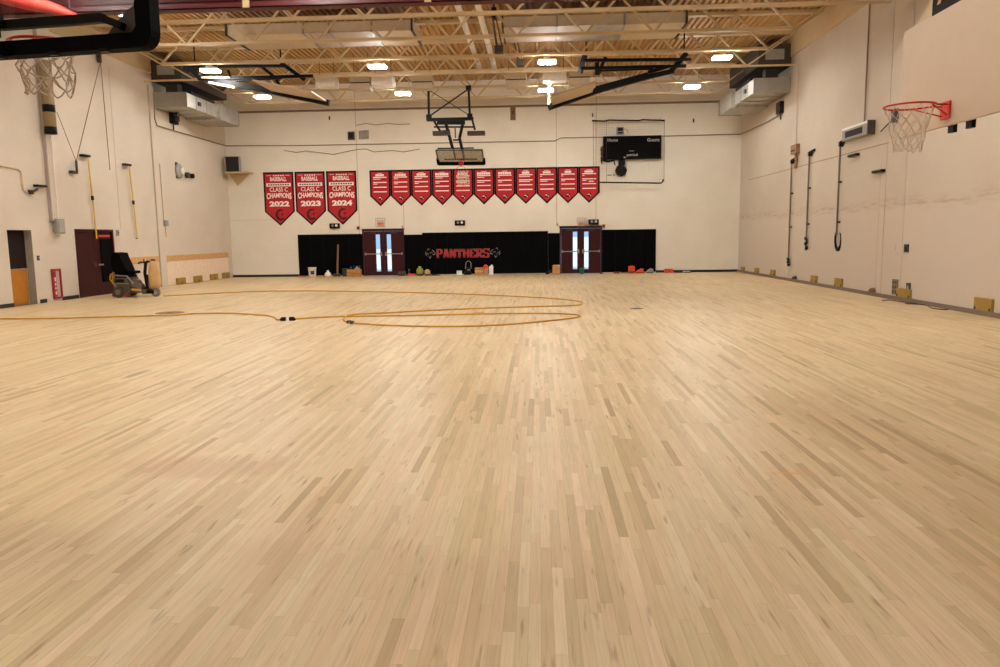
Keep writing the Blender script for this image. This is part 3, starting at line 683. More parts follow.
# PANTHERS in slab letters
def slab(mb, ch, x, z, w, h, y, th):
    s_ = .13; e = .08
    def st_(a, b, c, d): mb.bar((x+a*w, y, z+b*h), (x+c*w, y, z+d*h), .004, th, up=(0,1,0)) if False else mb.add([(x+a*w-th/2, y, z+b*h), (x+a*w+th/2, y, z+b*h), (x+c*w+th/2, y, z+d*h), (x+c*w-th/2, y, z+d*h)], [(0,1,2,3)])
    def hb(a, c, b, hh=.14): mb.add([(x+a*w, y, z+(b-hh/2)*h), (x+c*w, y, z+(b-hh/2)*h), (x+c*w, y, z+(b+hh/2)*h), (x+a*w, y, z+(b+hh/2)*h)], [(0,1,2,3)])
    if ch == 'P': st_(.2, 0, .2, 1); hb(0, .45, .07); hb(0, .8, .93); hb(.2, .8, .48); st_(.8, .5, .8, .93)
    if ch == 'A': st_(.18, 0, .46, 1); st_(.82, 0, .54, 1); hb(0, .38, .07); hb(.62, 1, .07); hb(.3, .7, .35)
    if ch == 'N': st_(.18, 0, .18, 1); st_(.82, 0, .82, 1); st_(.2, 1, .8, 0); hb(0, .38, .07); hb(0, .3, .93); hb(.64, 1, .93)
    if ch == 'T': st_(.5, 0, .5, 1); hb(.26, .74, .07); hb(0, 1, .93); st_(.07, .68, .07, 1); st_(.93, .68, .93, 1)
    if ch == 'H':
        st_(.2, 0, .2, 1); st_(.8, 0, .8, 1); hb(.2, .8, .5)
        for a in (.2, .8):
            for b in (.07, .93): hb(a-.2, a+.2, b)
    if ch == 'E': st_(.2, 0, .2, 1); hb(0, .9, .07); hb(0, .9, .93); hb(.2, .65, .5); st_(.87, 0, .87, .3); st_(.87, .7, .87, 1)
    if ch == 'R': st_(.2, 0, .2, 1); hb(0, .42, .07); hb(0, .78, .93); hb(.2, .78, .5); st_(.78, .52, .78, .93); st_(.5, .48, .82, 0); hb(.66, 1, .07)
    if ch == 'S': hb(.1, .88, .07); hb(.12, .9, .93); hb(.15, .85, .5); st_(.15, .5, .15, .93); st_(.85, .07, .85, .5); st_(.1, 0, .1, .28); st_(.9, .72, .9, 1)
t = thing('wall_lettering', 'red PANTHERS lettering between two outlined panther heads on the long black pad', 'lettering', (-3.53, D-.09, .8))
yq = D-.0765
q = MB(); qo = MB(); LW, LP, z0, hh = .272, .312, .805, .40
for i, ch in enumerate('PANTHERS'):
    xx = -4.76+i*LP
    slab(q, ch, xx, z0, LW, hh, yq-.004, .085); slab(qo, ch, xx-.012, z0-.02, LW+.024, hh+.04, yq-.0015, .115)
q.build('letters', mat('red_vinyl_letters', (176, 34, 40), .6), t); qo.build('letter_outline', mat('pale_outline', (120, 84, 80), .6), t)
head = [(-.26, .02), (-.20, .11), (-.10, .17), (.02, .20), (.08, .24), (.12, .16), (.20, .10), (.22, .0), (.16, -.10), (.06, -.12), (.0, -.22), (-.05, -.10), (-.13, -.04), (-.22, -.05)]
M_HEAD = mat('silver_outline', (120, 122, 124), .5)
for cx, s_ in ((-5.07, -1), (-2.0, 1)):
    q = MB(); P_ = [Vector((cx+s_*a*.95, yq-.004, 1.0+b)) for a, b in head]
    for i in range(len(P_)):
        if i % 3 != 2: q.tube([P_[i], P_[(i+1) % len(P_)]], .014, 4)
    q.tube([Vector((cx+s_*-.12, yq-.004, 1.06)), Vector((cx+s_*.02, yq-.004, 1.04))], .014, 4); q.tube([Vector((cx+s_*.05, yq-.004, .95)), Vector((cx+s_*.16, yq-.004, 1.04))], .012, 4)
    q.tube([Vector((cx+s_*-.25, yq-.004, .99)), Vector((cx+s_*-.13, yq-.004, .97))], .018, 4)
    q.build('panther_head', M_HEAD, t)
# double doors
def double_door(name, x0, x1, zt):
    t = thing(name, '', 'door', (x0, D, 0)); t['kind'] = 'structure'
    y0, y1 = D-.03, D+.12
    q = MB(); q.box((x0, y0, 0), (x0+.06, y1, zt)); q.box((x1-.06, y0, 0), (x1, y1, zt)); q.box((x0+.06, y0, zt-.07), (x1-.06, y1, zt)); q.box((x0-.03, y0-.006, zt), (x1+.03, y0+.05, zt+.045)); q.build('frame', M_MAROOND, t)
    mid = (x0+x1)/2; ge = .13
    for s_ in (-1, 1):
        a = mid+s_*.012; b = (x0+.065 if s_ < 0 else x1-.065); lo, hi = min(a, b), max(a, b)
        g0, g1 = (mid-.40, mid-.165) if s_ < 0 else (mid+.165, mid+.375)
        g0, g1 = (mid-.36, mid-.16) if s_ < 0 else (mid+.16, mid+.36)
        q = MB(); ya, yb_ = D+.01, D+.055
        q.box((lo, ya, .01), (g0, yb_, zt-.075)); q.box((g1, ya, .01), (hi, yb_, zt-.075)); q.box((g0, ya, .01), (g1, yb_, .20)); q.box((g0, ya, 1.93), (g1, yb_, zt-.075))
        lf = q.build('leaf', M_MAROON, t)
        MB().box((g0, D+.028, .20), (g1, D+.036, 1.93)).build('glass_pane', M_GLASS, lf)
        q = MB(); q.box((lo+.03 if s_ < 0 else mid+.10, D-.055, 1.0), (mid-.10 if s_ < 0 else hi-.03, D-.025, 1.045)); q.box((mid+s_*.12-.05, D-.05, .93), (mid+s_*.12+.05, D+.01, 1.12)); q.box((hi-.1 if s_ > 0 else lo+.03, D-.05, .97), (hi-.03 if s_ > 0 else lo+.1, D+.01, 1.08)); q.build('push_bar', M_CHROME, lf)
        MB().box((mid+s_*.5-.14, D-.05, zt-.17), (mid+s_*.5+.14, D+.01, zt-.13)).build('door_closer', M_DARK, lf)
    MB().box((mid-.012, D+.0, 0), (mid+.012, D+.05, zt-.07)).build('meeting_strip', M_MAROOND, t)
    return t
d_ = double_door('door_1', -8.26, -6.28, 2.15); d_['label'] = 'maroon double doors with narrow lit panes, left pair on the far wall'
d_ = double_door('door_2', .98, 2.93, 2.15); d_['label'] = 'maroon double doors with narrow lit panes, right pair on the far wall'

# ------------------------------------------------------------------ far wall: signs, lamps, boxes
def exit_sign(cx, z, label):
    t = thing('exit_sign', label, 'exit sign', (cx, D, z), 'caged exit signs')
    MB().box((cx-.14, D-.07, z), (cx+.14, D, z+.19), .008).build('sign_box', mat('pale_pink_sign', (226, 170, 150), .5), t)
    q = MB(); wall_text(q, 'EXIT', cx, z+.045, D-.073, .21, .10, .03); q.build('letters', mat('lit_red_letters', (214, 70, 66), .5, emit=.5), t)
    q = MB()
    for i in range(6):
        xx = cx-.21+i*.084; q.tube([(xx, D-.01, z-.03), (xx, D-.15, z-.03), (xx, D-.15, z+.36), (xx, D-.01, z+.36)], .0065, 4)
    for zz in (z-.03, z+.1, z+.23, z+.36): q.tube([(cx-.21, D-.01, zz), (cx-.21, D-.15, zz), (cx+.21, D-.15, zz), (cx+.21, D-.01, zz)], .0065, 4)
    q.build('wire_cage', M_GREYBASE, t)
p = at(381, 226, 'Y', D); exit_sign(p.x, p.z, 'small caged exit sign above the left double doors')
p = at(581.5, 226, 'Y', D); exit_sign(p.x, p.z, 'small caged exit sign above the right double doors')
def emerg(px, py, label):
    p = at(px, py, 'Y', D); t = thing('emergency_light', label, 'emergency light', p, 'black emergency lights on the far wall')
    MB().box((p.x-.24, D-.1, p.z-.12), (p.x+.24, D, p.z+.12), .015).build('housing', M_BLACK, t)
    for dx in (-.08, .10): MB().lathe([(.02, 0), (.055, -.01), (.06, -.05), (.045, -.075)], (p.x+dx, D-.1, p.z+.02), 14, 'Y').build('lamp_head', M_WHITE if dx > 0 else M_GREY, t)
emerg(335, 226, 'black emergency light below the rightmost champions banner'); emerg(460, 223, 'black emergency light centred above the lettered pad'); emerg(593.5, 222, 'black emergency light above the right double doors beside the exit sign')
def wall_box(name, px, py, w, h, label, cat, m, dep=.06, plane='Y', grp=None):
    p = at(px, py, 'Y', D); t = thing(name, label, cat, p, grp)
    MB().box((p.x-w/2, D-dep, p.z-h/2), (p.x+w/2, D, p.z+h/2), .01).build('housing', m, t); return t, p
M_PINK = mat('faded_red_alarm', (190, 130, 104), .5)
for px, py, lb in ((358.5, 228, 'faded red alarm sounder left of the left double doors'), (603.5, 226, 'faded red alarm sounder right of the right double doors')):
    t, p = wall_box('alarm_sounder', px, py, .16, .17, lb, 'alarm', M_PINK, .06, grp='alarm sounders'); MB().lathe([(.06, 0), (.05, -.02), (.02, -.025)], (p.x, D-.06, p.z), 14, 'Y').build('horn_grille', M_BRN, t)
for px, py, lb in ((402.5, 227, 'tiny beige wall sensor at the upper right corner of the left doors'), (557.5, 224.5, 'tiny beige wall sensor at the upper left corner of the right doors')):
    t, p = wall_box('wall_sensor', px, py, .07, .13, lb, 'sensor', M_WOOD, .05); MB().box((p.x-.02, D-.06, p.z-.02), (p.x+.02, D-.05, p.z+.02)).build('lens', M_DARK, t)
t, p = wall_box('junction_box', 351.5, 136, .30, .36, 'dark junction box high on the far wall, left one beside grey boxes', 'box', M_DARK, .12); MB().box((p.x-.1, D-.13, p.z-.12), (p.x+.1, D-.12, p.z+.12)).build('cover', M_BLACK, t)
t, p = wall_box('junction_box', 362, 135, .26, .38, 'grey electrical box beside the dark junction box on the far wall', 'box', M_GREY, .1); MB().box((p.x-.1, D-.11, p.z-.15), (p.x+.1, D-.1, p.z+.15)).build('cover', M_CHROME, t)
t, p = wall_box('junction_box', 367, 134.5, .16, .38, 'slim grey electrical box right of the wider grey one', 'box', M_GREY, .1); MB().box((p.x-.06, D-.11, p.z-.15), (p.x+.06, D-.1, p.z+.15)).build('cover', M_CHROME, t)
t, p = wall_box('junction_box', 620, 131, .34, .34, 'dark junction box directly above the scoreboard', 'box', M_GREY, .12); MB().box((p.x-.12, D-.13, p.z-.02), (p.x+.12, D-.12, p.z+.13)).box((p.x-.12, D-.13, p.z-.13), (p.x+.12, D-.12, p.z-.05)).build('cover', M_BLACK, t)
q = MB(); q.tube([(p.x+.17, D-.03, p.z+.1), (p.x+.34, D-.03, p.z+.02), (p.x+.36, D-.03, p.z-.12)], .014, 5); q.build('lead', M_GREY, t)
t, p = wall_box('wooden_block', 513, 113.5, .24, .60, 'upright brown wooden block at the top of the far wall', 'block', M_BROWNW, .08); MB().box((p.x-.04, D-.09, p.z-.05), (p.x+.05, D-.08, p.z+.12)).build('clip', M_DARK, t)
for px, py, lb in ((329.5, 118, 'small grey hook high on the far wall, left of the junction boxes'), (592.5, 115, 'small grey wall hook above the left end of the scoreboard net'), (693.5, 120.5, 'small grey wall hook right of the scoreboard net')):
    p = at(px, py, 'Y', D); q = MB(); q.box((p.x-.03, D-.02, p.z-.08), (p.x+.03, D, p.z+.08)); q.tube([(p.x, D-.02, p.z+.05), (p.x, D-.09, p.z+.02), (p.x, D-.09, p.z-.1)], .018, 6)
    tag(q.build('wall_hook', M_DARK, None, p), lb, 'hook', 'hooks on the far wall')
for pts, lb in (([(356, 125.5), (366, 123.5), (376, 125), (388, 123.5), (398, 124.5), (410, 124)], 'thin slack cable on the far wall above the banners, upper one'),
                ([(284, 150.5), (297, 152.5), (306, 151), (322, 153), (334, 154.5), (345, 152), (358, 149.5), (366, 149), (374, 152), (392, 150.5), (404, 152), (420, 149)], 'thin slack cable drooping on the far wall over the champions banners')):
    q = MB(); q.tube([Vector((v.x, D-.02, v.z)) for v in (at(a, b, 'Y', D) for a, b in pts)], .016, 5); tag(q.build('slack_cable', mat('brown_cable', (134, 108, 84), .7), None, (0, D, 5.7)), lb, 'cable')
# scoreboard, horn and its net
sbd = t = thing('scoreboard', 'black scoreboard with Home, Guests and period on the far wall', 'scoreboard', (4.26, D, 5.15))
MB().box((2.96, D-.24, 5.15), (5.56, D-.09, 6.18), .015).build('cabinet', mat('black_scoreboard_face', (4, 4, 5), .7, spec=.07), t)
q = MB(); wall_text(q, 'Home', 3.38, 5.93, D-.243, .46, .15, .02); wall_text(q, 'Guests', 5.20, 5.91, D-.243, .55, .15, .02); wall_text(q, 'period', 4.26, 5.25, D-.243, .48, .15, .02); rect(q, 4.12, 4.34, 5.50, 5.52, D-.243); rect(q, 3.88, 3.96, 5.2, 5.26, D-.243); q.build('lettering', mat('grey_print', (170, 166, 160), .6), t)
q = MB(); rx = random.Random(3)
for i in range(14):
    zz = 5.12+i*.05; q.tube([(2.97, D-.16, zz), (2.88-rx.random()*.05, D-.17, zz-.06), (2.92, D-.16, zz-.18)], .018, 5)
q.tube([(2.95, D-.15, 5.13), (3.2, D-.15, 5.06), (3.45, D-.15, 5.12), (3.5, D-.12, 4.9)], .03, 5); q.build('cable_bundle', M_BLACK, t)
for xx in (3.3, 5.2): MB().box((xx-.1, D-.095, 5.25), (xx+.1, D-.001, 5.45)).build('mount_bracket', M_BLACK, sbd)
t = thing('horn_speaker', 'round black horn speaker hanging just under the scoreboard', 'speaker', (3.78, D-.1, 4.7))
MB().lathe([(.2, .0), (.27, -.02), (.27, -.12), (.2, -.2), (.05, -.21)], (3.78, D-.02, 4.66), 8, 'Y').build('horn', M_BLACK, t)
MB().box((3.66, D-.12, 4.88), (3.96, D-.001, 5.145)).build('bracket', M_BLACK, t)
q = MB(); q.box((3.17, D-.04, 4.44), (3.36, D, 4.5)); q.box((3.42, D-.03, 4.43), (3.5, D, 4.52)); tag(q.build('wall_clip', M_GREY, None, (3.3, D, 4.44)), 'small grey clips on the wall left of the horn speaker', 'clip')
t = thing('scoreboard_net', 'fine protective net on black rails hung over the scoreboard', 'net', (4.06, D-.35, 4.1))
yn = D-.35
q = MB(); q.tube([(2.44, yn, 6.86), (3.0, yn, 6.83), (3.2, yn, 6.87), (4.5, yn, 6.82), (4.7, yn, 6.86), (5.68, yn, 6.80)], .035, 8); q.build('top_rail', M_BLACK, t)
q = MB(); q.tube([(2.80, yn, 4.13), (5.56, yn, 4.05), (5.63, yn, 4.12), (5.64, yn, 4.22)], .032, 8); q.build('bottom_rail', M_BLACK, t)
q = MB()
for i in range(33): q.tube([(2.5+i*.098, yn, 6.84), (2.5+i*.098+.04, yn, 4.09)], .0014, 3, cap=False)
for i in range(27): q.tube([(2.5, yn, 4.15+i*.1), (5.66, yn, 4.13+i*.1)], .0014, 3, cap=False)
q.build('netting', mat('grey_net_cord', (64, 52, 44), .8, spec=.1), t)['kind'] = 'stuff'
for xx, r_ in ((2.49, .008), (3.08, .006), (5.66, .009)): MB().tube([(xx, yn, 6.84), (xx+.02, yn, 4.1)], r_, 5).build('side_cord', M_DARK, t)
for xx, za, zb2 in ((2.6, 6.84, 6.95), (3.9, 6.84, 6.95), (5.5, 6.82, 6.95), (3.0, 4.12, 4.1), (5.4, 4.06, 4.1)): MB().tube([(xx, yn, za), (xx, D-.002, zb2)], .012, 5).build('standoff', M_BLACK, t)
# conduit round three walls
def W_(px, py, pl, v, off):
    p = at(px, py, pl, v)
    return Vector((p.x+off[0], p.y+off[1], p.z))
cp_ = [W_(153.5, 90, 'X', L+.05, (.02, 0)), W_(154, 118, 'X', L+.05, (.02, 0)), W_(156.5, 125.5, 'X', L+.05, (.02, 0)), W_(174, 131, 'X', L, (.05, 0)), W_(200, 138.5, 'X', L, (.05, 0))]
cp_ += [Vector((L+.05, D-.05, at(224, 146, 'Y', D).z))]
cp_ += [W_(300, 145.6, 'Y', D, (0, -.03)), W_(430, 143.2, 'Y', D, (0, -.03)), W_(555, 141, 'Y', D, (0, -.03)), W_(561, 138, 'Y', D, (0, -.03)), W_(640, 136.8, 'Y', D, (0, -.03))]
cp_ += [Vector((R-.05, D-.05, at(739, 134.3, 'Y', D).z)), W_(764, 124, 'X', R, (-.05, 0)), W_(779, 116, 'X', R, (-.05, 0)), W_(780, 112, 'X', R, (-.05, 0))]
tag(MB().tube(cp_, .024, 6).build('wall_conduit', mat('grey_conduit', (140, 118, 96), .6), None, (0, D, 5.9)), 'thin grey conduit running round the far wall between the two corners', 'conduit')
for px, py, X, s_, lb in ((172, 119, L, 1, 'black twin-head wall lamp under the left supply duct'), (782, 108, R, -1, 'black twin-head wall lamp under the right supply duct')):
    p = at(px, py, 'X', X); t = thing('wall_lamp', lb, 'wall lamp', p, 'black wall lamps under the side ducts')
    MB().box((X, p.y-.25, p.z-.2), (X+s_*.16, p.y+.25, p.z+.22), .02).build('housing', M_BLACK, t)
    for dz in (.12, -.05): MB().lathe([(.05, 0), (.10, .05), (.10, .14), (.02, .15)], (X+s_*.2, p.y-.15, p.z+dz), 12, 'X').build('lamp_head', M_DARK, t)
    MB().tube([(X+s_*.04, p.y, p.z-.2), (X+s_*.04, p.y, p.z-.42)], .03, 6).build('conduit_drop', M_DARK, t)

# ------------------------------------------------------------------ along the far wall: tools and boxes on the floor
FY = D-.35
def fl(px, Y=FY): return at(px, 275, 'Y', Y).x
# bucket
xq = fl(312.5); t = thing('paint_bucket', 'white paint bucket standing before the left black pad', 'bucket', (xq, FY, 0))
MB().lathe([(.15, 0), (.165, .05), (.18, .38), (.195, .40), (.195, .44)], (xq, FY, 0), 20).build('bucket', M_WHITE, t, smooth=True)
MB().box((xq-.02, FY-.20, .12), (xq+.13, FY-.15, .28)).build('label_patch', M_DARK, t)
MB().tube([(xq-.19, FY, .38), (xq-.14, FY-.17, .25), (xq+.1, FY-.2, .22), (xq+.19, FY, .38)], .008, 5).build('handle', M_GREY, t)
xq = fl(328); t = thing('white_sack', 'small white sack slumped on the floor right of the white bucket', 'sack', (xq, FY, 0))
MB().lathe([(.05, 0), (.15, .02), (.16, .10), (.11, .18), (.05, .24), (.02, .25)], (xq, FY, 0), 14).build('sack', M_WHITE, t, smooth=True)
MB().lathe([(.03, .23), (.06, .29), (.01, .30)], (xq, FY, 0), 10).build('neck', M_WHITE, t)
def floor_item(name, label, cat, px, parts, Y=FY):
    xq = fl(px, Y); t = thing(name, label, cat, (xq, Y, 0))
    for (pn, m, fn) in parts:
        q = MB(); fn(q, xq, Y); q.build(pn, m, t)
    return t
floor_item('wood_offcut', 'flat strip of wood on the floor left of the white bucket', 'offcut', 304, [('board', M_BROWNW, lambda q, x, y: q.box((x-.30, y-.1, 0), (x+.08, y+.05, .05))), ('second_board', M_WOOD, lambda q, x, y: q.bar((x-.25, y-.2, .02), (x+.10, y-.16, .02), .08, .035))])
floor_item('wood_scrap', 'low strip of wood on the floor right of the white bucket', 'offcut', 319.8, [('board', M_WOOD, lambda q, x, y: q.box((x-.14, y-.12, 0), (x+.16, y, .05))), ('stick', M_BROWNW, lambda q, x, y: q.bar((x-.05, y+.1, .02), (x+.2, y+.12, .02), .04, .03))])
xq = fl(337.5); t = thing('push_broom', 'upright brown broom leaning on the left black pad', 'broom', (xq, D-.2, 0))
MB().tube([(xq-.02, D-.28, .12), (xq+.02, D-.105, 1.48)], .045, 8).build('handle', M_BROWNW, t)
MB().box((xq-.20, D-.38, 0), (xq+.12, D-.24, .13), .01).build('brush_head', M_DARK, t)
floor_item('wet_mop', 'dark green mop bucket left of the wooden crate', 'bucket', 345.3, [('tub', mat('dark_green_plastic', (18, 40, 34), .5), lambda q, x, y: q.box((x-.12, y-.1, 0), (x+.09, y+.15, .34), .03)), ('rim', M_RUB, lambda q, x, y: q.box((x-.13, y-.12, .32), (x+.10, y+.17, .37), .01))])
xq = fl(354.5); t = thing('tool_crate', 'wooden crate full of tools beside the left double doors', 'crate', (xq, FY, 0))
q = MB(); q.box((xq-.30, FY-.22, .03), (xq+.30, FY-.19, .32)); q.box((xq-.30, FY+.19, .03), (xq+.30, FY+.22, .32)); q.box((xq-.30, FY-.2, .03), (xq-.27, FY+.2, .32)); q.box((xq+.27, FY-.2, .03), (xq+.30, FY+.2, .32)); q.box((xq-.3, FY-.2, 0), (xq+.3, FY+.2, .04)); q.build('crate_box', M_CARD, t)
q = MB(); q.bar((xq-.33, FY-.24, .19), (xq+.33, FY-.24, .13), .02, .03); q.build('strap', M_BROWNW, t)
t2 = thing('hand_tools', 'jumble of dark hand tools heaped in the wooden crate', 'tools', (xq, FY, .3))
for i, (dx, dz, m) in enumerate(((-.2, .40, M_DARK), (-.05, .46, M_BLACK), (.08, .42, M_GREY), (.2, .44, M_DARK))):
    MB().tube([(xq+dx-.06, FY-.1, .06), (xq+dx+.04, FY+.08, dz+.05)], .035, 7).build('tool_handle', m, t2)
MB().box((xq+.05, FY-.15, .30), (xq+.26, FY+.1, .40), .02).build('tool_case', M_GREY, t2)
floor_item('rubber_mat_roll', 'dark rolled mat on the floor at the right of the left doors', 'roll', 402.5, [('roll', M_DARK, lambda q, x, y: q.tube([(x-.2, y, .11), (x+.14, y+.04, .11)], .11, 12)), ('tie', M_RUB, lambda q, x, y: q.lathe([(.115, -.02), (.115, .02)], (x-.03, y, .11), 12, 'X'))])
floor_item('extension_cord_coil', 'orange tool lying flat on the floor right of the left doors', 'tool', 412, [('body', M_ORANGE, lambda q, x, y: q.box((x-.18, y-.1, 0), (x+.16, y+.06, .09), .02)), ('foot', M_BROWNW, lambda q, x, y: q.box((x-.28, y-.06, 0), (x-.14, y+.1, .05), .01))])
floor_item('spray_can', 'dark slim can standing behind the flat orange tool', 'can', 408.5, [('can', M_DARK, lambda q, x, y: q.lathe([(.05, 0), (.05, .22), (.02, .25)], (x, y+.2, 0), 12)), ('cap', M_GREY, lambda q, x, y: q.lathe([(.03, .25), (.03, .30)], (x, y+.2, 0), 10))])
floor_item('green_jug', 'yellow-green cloth bag sitting against the lettered pad', 'bag', 420, [('bag', mat('olive_green_cloth', (150, 148, 62), .8), lambda q, x, y: q.lathe([(.08, .06), (.16, .10), (.17, .24), (.12, .34), (.04, .38)], (x, y, 0), 12)), ('base', M_DARK, lambda q, x, y: q.lathe([(.15, 0), (.17, .03), (.15, .10)], (x, y, 0), 12)), ('tie', M_TAN, lambda q, x, y: q.lathe([(.045, .35), (.07, .42), (.02, .43)], (x, y, 0), 10))])
floor_item('cloth_bundle', 'crumpled pale tan cloth bundle right of the green bag', 'cloth', 427.5, [('bundle', M_TAN, lambda q, x, y: q.lathe([(.10, .05), (.14, .10), (.13, .22), (.07, .28), (.02, .29)], (x, y, 0), 9)), ('base', M_DARK, lambda q, x, y: q.lathe([(.13, 0), (.14, .03), (.1, .06)], (x, y, 0), 12))])
floor_item('dark_mat', 'flat dark mat on the floor right of the cloth bundle', 'mat', 435, [('mat', M_BRN, lambda q, x, y: q.box((x-.2, y-.12, 0), (x+.24, y+.12, .035), .01)), ('fold', M_DARK, lambda q, x, y: q.box((x-.15, y-.05, .03), (x+.1, y+.1, .06), .01))])
floor_item('white_carton', 'small white carton on the floor below the red lettering', 'carton', 459.5, [('carton', M_WHITE, lambda q, x, y: q.box((x-.12, y-.1, 0), (x+.11, y+.1, .20), .005)), ('flap', M_GREY, lambda q, x, y: q.box((x-.10, y-.08, .20), (x+.09, y+.08, .215)))])
floor_item('floor_edger', 'black floor edging machine with loop handle below the lettering', 'edger', 468, [('body', M_BLACK, lambda q, x, y: q.lathe([(.17, .02), (.18, .12), (.12, .18), (.10, .32), (.04, .34)], (x, y, 0), 16)), ('motor_cap', M_GREY, lambda q, x, y: q.lathe([(.06, .22), (.055, .27)], (x+.05, y-.1, 0), 12)),
    ('loop_handle', M_GREY, lambda q, x, y: q.tube([(x-.12, y+.1, .28), (x-.10, y+.12, .55), (x-.03, y+.13, .64), (x+.07, y+.13, .64), (x+.14, y+.12, .55), (x+.13, y+.1, .28)], .016, 6)), ('wheel', M_RUB, lambda q, x, y: q.lathe([(.03, -.02), (.06, -.02), (.06, .02), (.03, .02)], (x-.15, y-.12, .06), 12, 'X'))])
floor_item('cardboard_carton', 'brown cardboard box with a pale band under the red lettering', 'box', 479.5, [('carton', M_CARD, lambda q, x, y: q.box((x-.2, y-.14, 0), (x+.17, y+.14, .34), .006)), ('tape', M_TAN, lambda q, x, y: q.box((x-.205, y-.145, .14), (x+.175, y+.145, .22)))])
floor_item('pink_carton', 'narrow pinkish-grey carton between the cardboard box and the white jug', 'carton', 486, [('carton', mat('pinkish_card', (178, 140, 120), .8), lambda q, x, y: q.box((x-.10, y-.1, 0), (x+.10, y+.1, .27), .005)), ('lid', M_TAN, lambda q, x, y: q.box((x-.105, y-.105, .24), (x+.105, y+.105, .275), .004))])
xq = fl(485.3); t = thing('orange_hard_hat', 'round orange hard hat resting on the narrow pinkish carton', 'hard hat', (xq, FY, .278))
MB().lathe([(.12, .280), (.12, .33), (.10, .41), (.06, .46), (.01, .475)], (xq+.025, FY, 0), 16).build('shell', M_ORANGE, t, smooth=True); MB().lathe([(.135, .278), (.135, .292), (.11, .30)], (xq+.025, FY-.02, 0), 16).build('brim', M_ORANGE, t)
floor_item('white_jug', 'tall white plastic jug at the right end of the lettered pad items', 'jug', 491.3, [('jug', M_WHITE, lambda q, x, y: q.box((x-.10, y-.1, 0), (x+.10, y+.1, .40), .03)), ('cap', M_WHITE, lambda q, x, y: q.lathe([(.045, .40), (.045, .46)], (x+.03, y, 0), 12))])
floor_item('black_tool', 'small black tool on the floor left of the brown box by the right doors', 'tool', 547.6, [('body', M_BLACK, lambda q, x, y: q.box((x-.10, y-.12, 0), (x+.08, y, .10), .015)), ('grip', M_DARK, lambda q, x, y: q.bar((x+.05, y-.05, .05), (x+.16, y+.12, .17), .05, .05))])
floor_item('brown_box', 'brown cardboard box against the left edge of the right double doors', 'box', 556.3, [('carton', M_CARD, lambda q, x, y: q.box((x-.17, y-.2, 0), (x+.17, y+.12, .38), .006)), ('flap', M_TAN, lambda q, x, y: q.add([(x-.17, y-.2, .38), (x+.17, y-.2, .38), (x+.16, y-.05, .43), (x-.15, y-.05, .43), (x-.17, y-.2, .376), (x+.17, y-.2, .376), (x+.16, y-.05, .426), (x-.15, y-.05, .426)], [(0,1,2,3),(4,5,6,7),(0,1,5,4),(1,2,6,5),(2,3,7,6),(3,0,4,7)]))])
floor_item('green_bucket', 'small green bucket in front of the right double doors', 'bucket', 581.8, [('bucket', mat('green_plastic', (20, 104, 72), .5), lambda q, x, y: q.lathe([(.09, 0), (.12, .24), (.13, .26)], (x, y, 0), 16)), ('handle', M_DARK, lambda q, x, y: q.tube([(x-.12, y, .25), (x, y-.04, .33), (x+.12, y, .25)], .006, 5))])
for px, lb, m in ((601, 'tiny dark scrap on the floor right of the right double doors', M_DARK), (636, 'small brown scrap beside the orange toolbox', M_BROWNW)):
    xq = fl(px); q = MB(); q.box((xq-.05, FY-.3, 0), (xq+.05, FY-.22, .03), .005); q.bar((xq-.08, FY-.25, .012), (xq+.1, FY-.2, .012), .03, .02); tag(q.build('scrap', m, None, (xq, FY-.25, 0)), lb, 'scrap')
floor_item('orange_tray', 'flat rusty orange tray on the floor left of the orange toolbox', 'tray', 616.5, [('tray', mat('rusty_orange', (150, 62, 30), .6), lambda q, x, y: q.box((x-.14, y-.14, 0), (x+.14, y+.1, .06), .01)), ('lip', M_BROWNW, lambda q, x, y: q.box((x-.15, y-.15, .05), (x+.15, y-.12, .08)))])
floor_item('grey_tray', 'flat grey tray between the rusty tray and the orange toolbox', 'tray', 624.5, [('tray', M_GREY, lambda q, x, y: q.box((x-.16, y-.14, 0), (x+.14, y+.1, .05), .01)), ('lip', M_DARK, lambda q, x, y: q.box((x-.17, y-.15, .04), (x+.15, y-.12, .065)))])
floor_item('orange_toolbox', 'tall orange toolbox before the right-hand black pad', 'toolbox', 631.5, [('case', M_ORANGE, lambda q, x, y: q.box((x-.14, y-.12, .10), (x+.14, y+.1, .33), .02)), ('base', mat('brown_orange', (140, 54, 26), .6), lambda q, x, y: q.box((x-.15, y-.14, 0), (x+.12, y+.1, .11), .015)), ('handle', M_DARK, lambda q, x, y: q.tube([(x-.08, y, .32), (x-.06, y, .37), (x+.06, y, .37), (x+.08, y, .32)], .012, 6))])
floor_item('orange_grinder', 'orange power tool with sloping nose right of the orange toolbox', 'power tool', 639.5, [('body', M_ORANGE, lambda q, x, y: q.prism([(-.18, .04), (.16, .04), (.17, .20), (.08, .21), (-.12, .10)], (x, y-.1, 0), (1,0,0), (0,0,1), (0, .2, 0))), ('base', mat('brown_orange', (140, 54, 26), .6), lambda q, x, y: q.box((x-.2, y-.13, 0), (x+.22, y+.13, .05), .01))])
floor_item('grey_tool_case', 'small grey case at the right edge of the right-hand pad', 'case', 649.5, [('case', M_GREY, lambda q, x, y: q.prism([(-.17, .03), (.15, .03), (.16, .19), (.06, .22), (-.06, .15)], (x, y-.1, 0), (1,0,0), (0,0,1), (0, .2, 0))), ('base', M_DARK, lambda q, x, y: q.box((x-.18, y-.11, 0), (x+.16, y+.11, .035)))])
